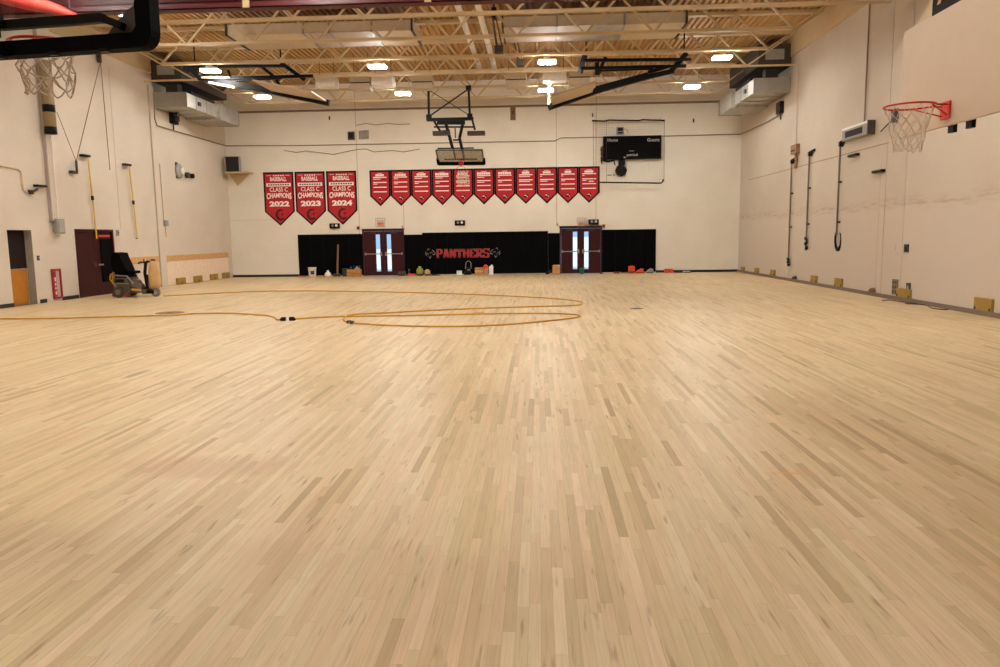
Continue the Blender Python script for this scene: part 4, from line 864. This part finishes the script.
floor_item('orange_case', 'long low orange case against the bare far wall', 'case', 668.8, [('case', M_ORANGE, lambda q, x, y: q.box((x-.20, y-.1, .015), (x+.18, y+.12, .19), .02)), ('latch', M_DARK, lambda q, x, y: q.box((x-.03, y-.11, .08), (x+.03, y-.095, .13))), ('base', M_BROWNW, lambda q, x, y: q.box((x-.19, y-.09, 0), (x+.17, y+.11, .02)))])
floor_item('dark_tray', 'flat dark green tray right of the long orange case', 'tray', 677.5, [('tray', mat('dark_olive', (60, 58, 38), .7), lambda q, x, y: q.box((x-.16, y-.12, 0), (x+.22, y+.1, .05), .01)), ('lip', M_DARK, lambda q, x, y: q.box((x-.16, y-.13, .03), (x+.22, y-.11, .06)))])
floor_item('white_tray', 'flat white and black tray, rightmost item along the far wall', 'tray', 686.3, [('tray', M_WHITE, lambda q, x, y: q.box((x-.16, y-.12, .03), (x+.15, y+.1, .075), .01)), ('base', M_BLACK, lambda q, x, y: q.box((x-.12, y-.13, 0), (x+.17, y+.1, .035)))])

# ------------------------------------------------------------------ left wall
t = thing('corridor_room', '', 'corridor', (L-.3, 20, 0)); t['kind'] = 'structure'; t['label'] = 'dim doorway recess in the left wall with a dark inner door'
M_COR = mat('dark_brown_corridor', (34, 22, 18), .8, spec=.2); M_REV = mat('grey_reveal', (150, 142, 126), .7)
MB().box((L-.30, 20.2, 1.03), (L-.22, 21.21, 2.12)).build('dark_door_leaf', M_COR, t)
MB().box((L-.22, 21.195, 0), (L-.001, 21.21, 2.12)).build('jamb_lining', M_REV, t)
MB().box((L-.21, 20.2, 0), (L-.001, 21.195, .004)).build('threshold', mat('grey_lino', (92, 84, 78), .6), t)
t = thing('yellow_cabinet', 'ochre yellow cabinet standing inside the open doorway in the left wall', 'cabinet', (L-.4, 20.6, 0))
M_OCH = mat('ochre_paint', (188, 120, 36), .5)
MB().box((L-.8, 20.21, .005), (L-.24, 21.19, 1.02), .01).build('body', M_OCH, t)
MB().box((L-.24, 20.25, .06), (L-.225, 21.17, .52)).build('door', M_OCH, t); MB().box((L-.24, 20.25, .55), (L-.225, 21.17, .98)).build('drawer', M_OCH, t)
# fire cabinet
t = thing('extinguisher_cabinet', 'low red-framed cabinet with a white panel on the left wall', 'cabinet', (L, 22.13, .07))
q = MB(); q.box((L, 21.92, .07), (L+.05, 21.98, .97)); q.box((L, 22.28, .07), (L+.05, 22.34, .97)); q.box((L, 21.98, .91), (L+.05, 22.28, .97)); q.box((L, 21.98, .07), (L+.05, 22.28, .13)); q.build('frame', mat('red_frame', (150, 28, 34), .5), t)
MB().box((L, 21.98, .13), (L+.02, 22.28, .91)).build('panel', mat('pinkish_white_panel', (184, 158, 150), .5), t)
q = MB(); q.box((L+.02, 22.0, .14), (L+.026, 22.11, .90)); q.build('red_strip', mat('red_frame', (150, 28, 34), .5), t)
q = MB()
for i, (a, b) in enumerate(((.20, .30), (.36, .42), (.47, .55), (.6, .72))): q.box((L+.026, 22.03, a), (L+.029, 22.08, b))
q.build('lettering', M_LETTER, t)
# maroon door pair in the left wall
t = thing('door_3', 'maroon double doors with a black pad on the right leaf, in the left wall', 'door', (L, 24.3, 0)); t['kind'] = 'structure'
MB().box((L-.28, 23.25, 0), (L-.22, 25.41, 2.17)).build('dark_backing', M_COR, t)
q = MB(); q.box((L-.12, 23.25, 0), (L+.02, 23.33, 2.17)); q.box((L-.12, 25.33, 0), (L+.02, 25.41, 2.17)); q.box((L-.12, 23.33, 2.09), (L+.02, 25.33, 2.17)); q.build('frame', M_MAROON, t)
for a, b in ((23.335, 24.325), (24.335, 25.325)):
    lf = MB().box((L-.09, a, .0), (L-.045, b, 2.085)).build('leaf', M_MAROON, t)
    if b > 25:
        MB().box((L-.05, 24.65, .42), (L-.015, 25.31, 1.86), .01).build('black_panel', M_PAD, lf)
        MB().box((L-.045, 24.45, .98), (L+.0, 24.72, 1.03)).build('push_bar', M_CHROME, lf)
        MB().box((L-.046, 24.6, 1.92), (L-.03, 25.26, 1.99)).build('red_sign_strip', mat('red_strip_sign', (196, 60, 50), .5), lf)
    else: MB().box((L-.045, 24.2, .96), (L+.0, 24.3, 1.08)).build('pull', M_DARK, lf)
# electrical box and conduit chase
t = thing('electrical_box', 'grey electrical box on the left wall under the tall conduit', 'box', (L, 22.45, 2.04))
MB().box((L+.08, 22.15, 2.02), (L+.20, 22.50, 2.46), .015).build('housing', M_GREY, t); MB().box((L+.20, 22.19, 2.06), (L+.215, 22.46, 2.42)).build('cover', mat('grey_cover', (164, 160, 150), .4), t)
MB().box((L+.001, 22.2, 2.08), (L+.082, 22.48, 2.38)).build('back_plate', M_GREY, t)
q = MB(); q.tube([(L+.13, 22.3, 2.46), (L+.13, 22.3, 4.9)], .022, 8); q.build('conduit', M_WHITE, t)
t = thing('padded_column', 'olive column pad with two black bands high on the left wall', 'column pad', (L+.1, 22.3, 4.98))
p0 = at(41.5, 92, 'X', L+.2); p1 = at(48.5, 135, 'X', L+.2); yc = (p0.y+p1.y)/2+.16
MB().lathe([(.165, 4.92), (.165, 7.0)], (L+.26, yc-.06, 0), 20).build('pad', mat('olive_vinyl', (142, 122, 90), .6), t, smooth=True)
for a, b in ((4.92, 5.12), (5.54, 5.75)): MB().lathe([(.17, a), (.17, b)], (L+.26, yc-.06, 0), 20).build('black_band', M_BLACK, t, smooth=True)
# rods with yellow straps
for (a, b, c, d, lb) in ((87, 156, 97, 239, 'yellow strap hanging from a black bracket above the maroon side doors'), (128.5, 165, 137.5, 239, 'yellow strap hanging from a black bracket right of the maroon side doors')):
    p = at(a, b, 'X', L+.12); e = at(c, d, 'X', L+.06)
    t = thing('wall_strap', lb, 'strap', (L, p.y, e.z), 'yellow straps on the left wall')
    MB().box((L, p.y-.22, p.z-.03), (L+.16, p.y+.14, p.z+.04)).build('bracket', M_BLACK, t)
    MB().bar((L+.12, p.y+.05, p.z-.02), (L+.06, e.y, e.z), .015, .06, up=(0,1,0)).build('strap', M_YEL, t)
    m_ = (Vector((L+.12, p.y+.05, p.z))+Vector((L+.06, e.y, e.z)))/2; MB().box((m_.x-.02, m_.y-.05, m_.z-.07), (m_.x+.02, m_.y+.05, m_.z+.07)).build('buckle', M_BLACK, t)
    MB().tube([(L, e.y, e.z+.02), (L+.07, e.y, e.z+.02)], .02, 6).build('wall_pin', M_DARK, t)
# hook with the hanging lines
p = at(77, 171, 'X', L+.13); top = at(100.5, 61, 'X', L+.13); rt = at(110, 170, 'X', L+.12); lt = at(57, 112, 'X', L+.13)
t = thing('winch_line', 'dark cables hanging in an inverted V on the left wall with a hook below', 'cable', (L, p.y, p.z))
q = MB(); q.tube([top, Vector((p.x, p.y, p.z+.3))], .014, 5); q.tube([top, Vector((rt.x, rt.y, rt.z))], .014, 5); q.tube([lt, Vector((p.x, p.y, p.z+.3))], .010, 5); q.build('cable', mat('brown_cable', (134, 108, 84), .7), t)
MB().box((top.x-.1, top.y-.05, top.z-.05), (top.x+.02, top.y+.05, top.z+.22)).build('top_pulley', M_DARK, t)
q = MB(); q.box((L, p.y-.22, p.z-.08), (L+.12, p.y+.08, p.z)); q.tube([(p.x, p.y, p.z-.02), (p.x, p.y, p.z+.32)], .04, 6); q.build('hook', M_DARK, t)
# bracket + conduit at far left
pts = [at(x, y, 'X', L+.03) for x, y in ((-6, 165), (8, 167), (18, 169), (21, 172), (23.5, 190), (28, 193))]
tag(MB().tube(pts, .02, 6).build('wall_pipe', M_STEEL, None, pts[2]), 'thin pipe bending down on the left wall above the open doorway', 'pipe')
p = at(38, 186, 'X', L); q = MB(); q.box((L, p.y-.22, p.z-.03), (L+.15, p.y+.2, p.z+.03)); tag(q.build('wall_bracket', M_BLACK, None, p), 'flat black bracket on the left wall above the doorway', 'bracket')
p = at(30, 192, 'X', L); q = MB(); q.tube([(L, p.y, p.z), (L+.14, p.y-.1, p.z), (L+.16, p.y+.1, p.z+.08)], .04, 7); q.box((L, p.y-.1, p.z-.06), (L+.05, p.y+.1, p.z+.06)); tag(q.build('camera_mount', M_DARK, None, p), 'small dark bracketed fitting at the end of the bent pipe', 'fitting')
p = at(38, 258, 'X', L); t = thing('light_switch', 'dark light switch on the left wall beside the open doorway', 'switch', p); MB().box((L, p.y-.05, p.z-.07), (L+.02, p.y+.05, p.z+.07)).build('plate', M_DARK, t); MB().box((L+.02, p.y-.015, p.z-.03), (L+.035, p.y+.015, p.z+.03)).build('toggle', M_GREY, t)
# small fittings along the pilaster
p = at(163.5, 223, 'X', L); t = thing('small_wall_box', 'small grey box with conduit on the left pilaster', 'box', p); MB().box((L+.05, p.y-.12, p.z-.12), (L+.15, p.y+.12, p.z+.1), .01).build('box', M_GREY, t); MB().tube([(L+.07, p.y-.1, p.z), (L+.07, p.y-.12, 4.7)], .018, 6).build('conduit', M_SEAM, t); MB().tube([(L+.07, p.y, p.z-.1), (L+.07, p.y, p.z-.55)], .014, 6).build('lower_conduit', M_SEAM, t)
p = at(116.8, 233, 'X', L); t = thing('wall_switch_box', 'tiny grey switch box right of the maroon side doors', 'box', p); MB().box((L, p.y-.05, p.z-.1), (L+.06, p.y+.05, p.z+.1)).build('box', M_GREY, t); MB().box((L+.06, p.y-.02, p.z-.04), (L+.07, p.y+.02, p.z+.04)).build('button', M_DARK, t)
# clock/speaker
p = at(178, 171, 'X', L); t = thing('wall_gong', 'round grey bell with dark knobs high on the left wall', 'bell', p)
MB().lathe([(.02, 0), (.30, .0), (.30, .06), (.2, .10), (.05, .12)], (L+.02, p.y, p.z), 20, 'X').build('dish', M_GREY, t, smooth=True)
MB().lathe([(.12, .1), (.14, .16), (.05, .2)], (L+.02, p.y+.05, p.z), 14, 'X').build('hub', M_WHITE, t); MB().box((L, p.y-.22, p.z-.3), (L+.03, p.y-.05, p.z+.34)).build('back_plate', M_DARK, t)
for dy, r_, m in ((.62, .12, M_DARK), (1.05, .10, M_BLACK)): MB().lathe([(.03, 0), (r_, .03), (r_, .16), (.03, .2)], (L, p.y+dy, p.z-.12), 12, 'X').build('knob', m, t)
# corner television
pT = at(234, 165, 'Y', D-.45)
t = thing('corner_television', 'small dark television on a bracket in the left far corner', 'television', (pT.x, D-.45, 4.8))
MB().box((pT.x-.34, D-.72, pT.z-.33), (pT.x+.34, D-.46, pT.z+.37), .02).build('casing', M_GREY, t); MB().box((pT.x-.26, D-.735, pT.z-.31), (pT.x+.33, D-.715, pT.z+.34)).build('screen', mat('dark_screen', (22, 12, 14), .15), t)
MB().box((pT.x-.45, D-.78, pT.z-.37), (pT.x+.75, D, pT.z-.335)).build('shelf', M_STEEL, t)
q = MB(); q.prism([(-.42, 0), (.55, 0), (-.05, -.55)], (pT.x, D-.06, pT.z-.37), (1,0,0), (0,0,1), (0, .05, 0)); q.build('gusset', M_STEEL, t)
# plywood band and bare panel
M_PLY = M_WOOD
for a, b, lb in ((25.95, 28.4, 'short plywood strip on the left wall behind the sander'), (28.98, 34.95, 'long plywood strip on the left wall toward the far corner')):
    q = MB(); q.box((L+.002, a, .96), (L+.03, b, 1.19), .004); tag(q.build('plywood_strip', M_PLY, None, (L, a, 1)), lb, 'plywood strip', 'plywood strips on the left wall')
tag(MB().box((L+.001, 29.0, .02), (L+.02, 34.9, .955)).build('wall_panel', mat('off_white_panel', (236, 214, 188), .6), None, (L, 31, 0)), 'off-white bare panel under the long plywood strip', 'panel')
lbs = ['leftmost ochre block at the foot of the left wall', 'second ochre block along the foot of the left wall', 'third ochre block along the foot of the left wall', 'ochre block in the far corner of the left wall']
for (px, py), lb in zip(((181, 281), (198, 279), (214, 277), (226, 276.3)), lbs):
    p = at(px, py-.5, 'X', L+.06); t = thing('anchor_block', lb, 'block', (L, p.y, 0), 'ochre blocks at the foot of the walls')
    MB().box((L+.021, p.y-.36, .02), (L+.10, p.y+.36, .27), .008).build('block', M_YBLOCK, t); MB().box((L+.09, p.y-.08, .02), (L+.11, p.y+.08, .13)).build('slot', mat('ochre_dark', (140, 104, 34), .7), t)
p = at(186, 283, 'Z', 0); q = MB(); q.box((p.x-.1, p.y-.22, 0), (p.x+.08, p.y+.25, .10), .02); q.box((p.x-.05, p.y-.1, .09), (p.x+.05, p.y+.1, .13), .01); tag(q.build('black_shoe_plate', M_BLACK, None, (p.x, p.y, 0)), 'small black lump on the floor at the foot of the left wall', 'tool')

# ------------------------------------------------------------------ floor sander
SX, SY = at(136, 297, 'Z', 0).x+.15, 23.6
t = thing('riding_sander', 'riding floor sander with black seat and tan dust bag by the left wall', 'floor sander', (SX, SY, 0))
def S(x, y, z): return (SX-.17+(x+.72)*.86-.6, SY+y, z)
q = MB(); q.box(S(-.72, -.35, .16), S(-.12, .35, .42), .03); q.box(S(-.15, -.3, .14), S(.45, .3, .26), .02); q.box(S(-.70, -.36, .40), S(-.18, .36, .62), .03); q.build('chassis', mat('grey_machine', (84, 74, 64), .5), t)
q = MB(); q.box(S(-.66, -.34, .62), S(-.2, .34, .70), .02); q.box(S(-.62, -.37, .48), S(-.28, -.33, .58)); q.build('engine_cover', M_BLACK, t)
q = MB(); q.tube([S(-.72, -.38, .70), S(-.15, -.38, .68), S(.05, -.36, .45)], .02, 6); q.tube([S(-.72, -.38, .44), S(-.1, -.38, .44)], .02, 6); q.build('guard_rail', M_CHROME, t)
for x, y in ((-.48, -.40), (-.48, .40)):
    w = MB().lathe([(.05, -.07), (.16, -.07), (.18, -.04), (.18, .04), (.16, .07), (.05, .07)], S(x, y, .18), 20, 'Y').build('wheel', M_DARK, t); MB().lathe([(.02, -.08), (.09, -.08), (.09, .08), (.02, .08)], S(x, y, .18), 14, 'Y').build('hub_cap', mat('motor_grey', (128, 114, 100), .4, .5), w)
w = MB().lathe([(.05, -.06), (.12, -.06), (.14, -.03), (.14, .03), (.12, .06), (.05, .06)], S(.74, -.12, .14), 18, 'Y').build('wheel', mat('worn_grey_tyre', (110, 100, 90), .7), t); MB().lathe([(.02, -.07), (.07, -.07), (.07, .07), (.02, .07)], S(.74, -.12, .14), 14, 'Y').build('hub_cap', M_GREY, w)
q = MB(); q.box(S(-.74, -.42, .03), S(-.10, -.30, .16), .02); q.build('drum_skirt', mat('dull_red_skirt', (122, 52, 38), .6), t)
q = MB(); q.prism([(-.60, .72), (-.18, .70), (-.12, .78), (-.30, .84), (-.46, .98), (-.60, 1.0)], S(0, -.24, 0), (1,0,0), (0,0,1), (0, .48, 0)); q.prism([(-.62, .80), (-.18, .80), (-.26, 1.02), (-.36, 1.26), (-.40, 1.40), (-.62, 1.42), (-.68, 1.15)], S(0, -.26, 0), (1,0,0), (0,0,1), (0, .52, 0)); q.box(S(-.32, -.22, .74), S(.02, .22, .83), .03); q.build('seat', M_PAD, t)
q = MB(); q.tube([S(.36, 0, .25), S(.30, 0, .75), S(.36, 0, 1.08), S(.44, 0, 1.12)], .05, 8); q.build('steering_column', M_BLACK, t)
q = MB(); q.tube([S(.10, -.05, 1.06), S(.20, -.05, 1.10), S(.42, -.05, 1.10), S(.55, -.05, 1.12)], .025, 7); q.tube([S(.30, 0, 1.05), S(.30, 0, 1.20)], .02, 6); q.build('handlebar', M_BLACK, t)
q = MB(); q.lathe([(.05, .22), (.15, .26), (.20, .40), (.19, .65), (.15, .90), (.11, 1.08), (.06, 1.16)], S(.62, .04, 0), 18); b_ = q.build('dust_bag', M_TAN, t, smooth=True)
MB().lathe([(.07, 1.1), (.08, 1.15), (.05, 1.19)], S(.62, .04, 0), 14).build('bag_tie', M_DARK, b_)
q = MB(); q.box(S(.25, -.2, .10), S(.72, .2, .22), .02); q.tube([S(.28, -.22, .2), S(.5, -.22, .35), S(.46, -.1, .7)], .03, 6); q.build('front_frame', M_BLACK, t)
q = MB(); q.lathe([(.06, -.12), (.14, -.12), (.16, -.04), (.16, .04), (.14, .12), (.06, .12)], S(.03, -.12, .42), 16, 'Y'); q.lathe([(.04, -.1), (.10, -.1), (.10, .1), (.04, .1)], S(.22, -.2, .34), 14, 'Y'); q.build('motor', mat('motor_grey', (128, 114, 100), .4, .5), t)
q = MB(); q.bar(S(-.05, -.31, .26), S(.3, -.31, .22), .03, .07); q.build('yellow_panel', M_HOSE, t)
q = MB(); pts = []
for i in range(30):
    a = i*.55; pts.append(S(-.80-.05*math.cos(a), -.3+.012*i, .58+.16*math.sin(a)+.004*i))
q.tube([S(-.6, -.36, .34)]+pts+[S(-.66, .1, .95)], .02, 6); q.build('cord_coil', M_HOSE, t, smooth=True)

# ------------------------------------------------------------------ yellow cables on the floor
def smooth_path(pix, r, wob=0.0, n=6, seed=1):
    P = [at(a, b, 'Z', r) for a, b in pix]; out = []; rnd = random.Random(seed)
    for i in range(len(P)-1):
        p0 = P[max(i-1, 0)]; p1 = P[i]; p2 = P[i+1]; p3 = P[min(i+2, len(P)-1)]
        for k in range(n):
            s_ = k/n; q_ = .5*((2*p1)+(p2-p0)*s_+(2*p0-5*p1+4*p2-p3)*s_*s_+(3*p1-p0-3*p2+p3)*s_**3)
            out.append(Vector((q_.x, q_.y+rnd.uniform(-wob, wob), r)))
    out.append(P[-1]); return out
RC_ = .018
t = thing('power_cable', 'yellow power cable crossing the floor from the left edge to the black connector', 'cable', (-8.5, 17.5, 0), 'yellow floor cables')
q = MB(); q.tube(smooth_path([(-60, 318.5), (0, 318.8), (60, 318.2), (120, 316.5), (170, 315.2), (200, 313.4), (230, 313.2), (255, 314.6), (268, 315.6), (275, 317.8), (277, 319.6), (283, 319.4)], RC_, .02), RC_, 7); q.build('sheath', M_HOSE, t, smooth=True)
p = at(286, 319.2, 'Z', .04); MB().tube([(p.x-.13, p.y, .02), (p.x-.09, p.y, .045), (p.x-.01, p.y, .045)], [.02, .045, .045], 10).build('plug', M_BLACK, t)
t = thing('power_cable', 'long looped yellow power cable on the floor running back to the sander', 'cable', (-3, 18, 0), 'yellow floor cables')
q = MB(); q.tube(smooth_path([(164, 295.9), (172, 295.4), (230, 292.5), (270, 291), (330, 291), (400, 292.2), (460, 294), (520, 296.5), (560, 299), (578, 301.2), (582.5, 303), (578, 305), (560, 305.8), (500, 307.6), (440, 310), (390, 312.6), (352, 314.6), (345, 317.5), (343.5, 320.2), (348, 322.2), (356, 323.4), (400, 325.6), (440, 326.4), (480, 325.8), (520, 323.4), (555, 320), (576, 317.4), (580, 315.8), (572, 314.2), (545, 313.4), (500, 313.6), (450, 314.6), (400, 315.6), (345, 316.4), (320, 317.2), (300, 318.6), (292, 319.0)], RC_, .012), RC_, 7); q.build('sheath', M_HOSE, t, smooth=True)
p = at(289.5, 319.0, 'Z', .04); MB().tube([(p.x+.0, p.y, .045), (p.x+.09, p.y, .045), (p.x+.13, p.y, .02)], [.045, .045, .02], 10).build('socket', M_BLACK, t)
for px, py in ((349, 321.8), (352, 322.4)):
    p = at(px, py, 'Z', .03); MB().box((p.x-.04, p.y-.06, 0), (p.x+.04, p.y+.06, .06), .01).build('clip', M_DARK, t)
for px, py, lb in ((636.5, 308.6, 'small dark floor socket plate right of the cable loops'), (170, 312.8, 'dark floor plate in front of the sander, beside the yellow cable')):
    p = at(px, py, 'Z', 0); w, d_ = (.17, .20) if px > 300 else (.34, .22)
    t = thing('floor_plate', lb, 'floor plate', (p.x, p.y, 0)); MB().lathe([(w, 0), (w, .004), (w-.02, .006)], (p.x, p.y, 0), 20).build('plate', mat('bronze_plate', (116, 84, 56), .5, .3), t); MB().box((p.x-.06, p.y-.05, .005), (p.x+.06, p.y+.05, .010)).build('lid', M_DARK, t)
p = at(478, 313.2, 'Z', .02); q = MB(); q.tube([(p.x-.14, p.y, .02), (p.x-.08, p.y+.12, .02), (p.x+.1, p.y+.14, .02), (p.x+.16, p.y, .02), (p.x+.1, p.y-.1, .02)], .012, 6); tag(q.build('cord_tie', M_TAN, None, (p.x, p.y, 0)), 'pale curled cord tie lying on the floor inside the cable loops', 'cord tie')

# ------------------------------------------------------------------ right wall
lbs = ['dark hanging rod on the right wall nearest the far corner', 'middle dark hanging rod on the right wall with a knotted end', 'dark hanging rod on the right wall ending in a looped cable']
for i, ((a, b, c, d), lb) in enumerate(zip(((793, 160, 787, 267), (811.5, 152, 804, 251), (842, 142, 834.5, 250)), lbs)):
    p = at(a, b, 'X', R-.08); e = at(c, d, 'X', R-.08); y_ = (p.y+e.y)/2
    t = thing('hanging_rod', lb, 'rod', (R, y_, e.z), 'dark rods on the right wall')
    zb_ = e.z+(.45 if i else .3)
    q = MB(); q.tube([(R-.08, y_, p.z), (R-.08, y_, zb_)], .030, 8); q.build('rod', mat('grey_brown_rod', (112, 92, 76), .5), t)
    q = MB(); q.bar((R-.08, y_, p.z), (R-.02, y_-.32, p.z+.06), .05, .07); q.bar((R-.08, y_+.02, p.z-.12), (R-.03, y_-.15, p.z), .04, .06); q.box((R-.12, y_-.05, p.z-.12), (R-.0, y_+.05, p.z+.02)); q.build('bracket', M_BLACK, t)
    for zz in (p.z-1.2, p.z-2.4): MB().box((R-.1, y_-.04, zz), (R, y_+.04, zz+.06)).build('wall_clip', M_DARK, t)
    q = MB()
    if i == 2:
        for dz in (0, .03, .06): q.tube([(R-.08+.012*k_, y_+.16*math.sin(k_*.7), zb_-.22+dz+.26*math.cos(k_*.7)) for k_ in range(10)], .028, 6)
    else:
        q.tube([(R-.08, y_+.06*math.sin(k_*1.3), zb_+.05-(zb_-e.z)*k_/10) for k_ in range(11)], [.03+.03*math.sin(k_*.9)**2 for k_ in range(11)], 7)
    q.build('loop_end', M_BLACK, t)
p = at(797, 151, 'X', R); t = thing('conduit_box', 'brown junction box with bent conduit at the top of the first hanging rod', 'box', p)
MB().box((R-.14, p.y-.3, p.z-.1), (R, p.y+.28, p.z+.22), .01).build('box', mat('tan_box', (150, 112, 80), .6), t); MB().box((R-.15, p.y-.15, p.z-.02), (R-.14, p.y+.2, p.z+.04)).build('slot', M_DARK, t)
MB().tube([(R-.06, p.y-.05, p.z-.1), (R-.06, p.y-.15, p.z-.35), (R-.06, p.y-.05, p.z-.6)], .05, 7).build('conduit_bend', mat('tan_box', (150, 112, 80), .6), t)
MB().tube([(R-.05, p.y, p.z+.2), (R-.05, p.y, 7.9)], .010, 6).build('riser', M_SEAM, t)
# wall vent unit
t = thing('wall_heater', 'grey wall unit with a dark slot high on the right wall', 'wall unit', (R, 22.5, 4.4), )
MB().box((R-.18, 21.62, 4.40), (R, 23.42, 4.72), .02).build('casing', M_GREY, t); MB().box((R-.195, 22.0, 4.47), (R-.178, 23.15, 4.64)).build('dark_slot', M_BLACK, t); MB().box((R-.2, 21.58, 4.38), (R, 21.66, 4.76), .01).build('end_cap', M_DARK, t); MB().box((R-.19, 21.65, 4.70), (R-.0, 23.4, 4.76)).build('top_lip', M_WHITE, t)
cpt = at(870, 8, 'X', R-.04); c2 = at(864, 122, 'X', R-.04)
MB().tube([(R-.04, (cpt.y+c2.y)/2, 4.74), (R-.04, (cpt.y+c2.y)/2, 8.4)], .022, 6).build('feed_conduit', mat('grey_conduit', (140, 118, 96), .6), t)
for px, py, lb in ((855.5, 155.5, 'flat black bracket on the right wall straight below the grey wall unit'), (880.5, 171.5, 'flat black bracket on the right wall, right of and below the grey unit')):
    p = at(px, py, 'X', R); q = MB(); q.box((R-.12, p.y-.30, p.z-.03), (R, p.y+.28, p.z+.04), .006)
    tag(q.build('wall_bracket', M_BLACK, None, p), lb, 'bracket')
p = at(897, 115.5, 'X', R); q = MB(); q.box((R-.1, p.y-.12, p.z-.16), (R, p.y+.12, p.z+.16), .01); q.tube([(R-.08, p.y+.1, p.z-.1), (R-.08, p.y+.7, p.z-.3)], .02, 5); tag(q.build('wall_socket_box', M_DARK, None, p), 'small dark box on the right wall seen through the side hoop net', 'box')
p = at(907, 248.3, 'X', R); t = thing('wall_socket', 'small black outlet halfway up the right wall', 'outlet', p); MB().box((R-.03, p.y-.10, p.z-.10), (R, p.y+.10, p.z+.10)).build('plate', M_DARK, t); MB().box((R-.035, p.y-.06, p.z-.07), (R-.03, p.y+.04, p.z+.05)).build('socket_hole', M_BLACK, t)
p = at(896, 247.5, 'X', R); tag(MB().box((R-.012, p.y-.02, p.z-.07), (R, p.y+.02, p.z+.07)).build('wall_slot', M_DARK, None, p), 'narrow dark slot left of the black outlet on the right wall', 'slot')
p = at(896, 287, 'X', R); t = thing('floor_socket_box', 'grey multi-socket plate low on the right wall', 'outlet', p); MB().box((R-.04, p.y-.15, p.z-.2), (R, p.y+.15, p.z+.2), .005).build('plate', mat('dull_plate', (120, 102, 84), .5), t)
for dy in (-.07, .07):
    for dz in (-.12, 0, .12): MB().box((R-.046, p.y+dy-.035, p.z+dz-.03), (R-.04, p.y+dy+.035, p.z+dz+.03)).build('socket', M_DARK, t)
p = at(909, 288.2, 'X', R); t = thing('small_socket_box', 'small dark socket right of the grey multi-socket plate', 'outlet', p); MB().box((R-.035, p.y-.09, p.z-.13), (R, p.y+.09, p.z+.13), .005).build('plate', M_DARK, t); MB().box((R-.04, p.y-.04, p.z-.02), (R-.034, p.y+.04, p.z+.06)).build('socket', M_GREY, t)
lbs = ['ochre block in the far corner at the foot of the right wall', 'second ochre block from the far corner at the foot of the right wall', 'ochre block at the foot of the first hanging rod side, right wall', 'ochre block below the looped rod at the foot of the right wall', 'wide ochre block below the looped rod, nearer one', 'ochre block under the multi-socket plate on the right wall', 'large ochre block nearest the camera at the foot of the right wall']
lbs[2] = 'third ochre block from the far corner at the foot of the right wall'; lbs[3] = 'fourth ochre block from the far corner at the foot of the right wall'; lbs[4] = 'fifth ochre block from the far corner at the foot of the right wall'
for (px, py, w, hh), lb in zip(((743.5, 271, .5, .16), (757.5, 273.2, .55, .2), (773.5, 275, .55, .22), (815, 281.8, .52, .22), (839.5, 284.8, .55, .25), (905, 295.5, .7, .22), (985, 306.5, .62, .26)), lbs):
    p = at(px, py, 'X', R); t = thing('anchor_block', lb, 'block', (R, p.y, .1), 'ochre blocks at the foot of the walls')
    MB().box((R-.06, p.y-w/2, .102), (R, p.y+w/2, .102+hh), .008).build('block', M_YBLOCK, t)
    for s_ in (-1, 1): MB().box((R-.067, p.y+s_*(w/2-.05)-.03, .11), (R-.058, p.y+s_*(w/2-.05)+.03, .17)).build('bolt', M_BRN, t)
tag(MB().tube(smooth_path([(882, 300.5), (890, 300), (900, 301.5), (912, 303), (920, 303.3), (908, 304)], .012, .01), .012, 5).build('loose_cable', M_DARK, None, (8.8, 19, 0)), 'short loose dark cable on the floor below the multi-socket plate', 'cable')
tag(MB().tube(smooth_path([(905, 303.5), (925, 305), (932, 308), (945, 309.6), (955, 308.6), (975, 312), (992, 316)], .012, .01), .012, 5).build('loose_cable', M_DARK, None, (8.8, 17, 0)), 'long loose dark cable on the floor nearest the camera along the right wall', 'cable')
for px, py, lb in ((796, 279.5, 'dark scrap at the foot of the right wall, below the hanging rods'), (874, 293, 'brown rag at the foot of the right wall left of the multi-socket plate')):
    p = at(px, py, 'X', R); q = MB(); q.lathe([(.05, .10), (.13, .11), (.1, .19), (.03, .22)], (R-.03, p.y, 0), 9); tag(q.build('rag', M_BRN if px < 800 else M_BROWNW, None, (R-.03, p.y, .1)), lb, 'rag')
# dark panel above the hoop
t = thing('wall_mural_panel', 'black panel with beige diagonal streaks high on the right wall above the side hoop', 'panel', (R, 17, 6.65))
MB().box((R-.05, 15.2, 6.66), (R, 18.75, 7.9)).build('board', M_BLACK, t)
q = MB()
for i in range(5):
    y_ = 18.4-i*.55; q.prism([(0, 0), (.14, 0), (-.25, .6), (-.36, .55)], (R-.056, y_, 6.85+.12*i % .3), (0,1,0), (0,0,1), (.004, 0, 0))
q.build('streak', mat('beige_print', (190, 156, 118), .6), t)
MB().box((R-.055, 18.75, 6.62), (R, 19.0, 7.9)).build('edge_strip', M_STEEL, t)

for o in bpy.data.objects:
    if '_local' in o: del o['_local']
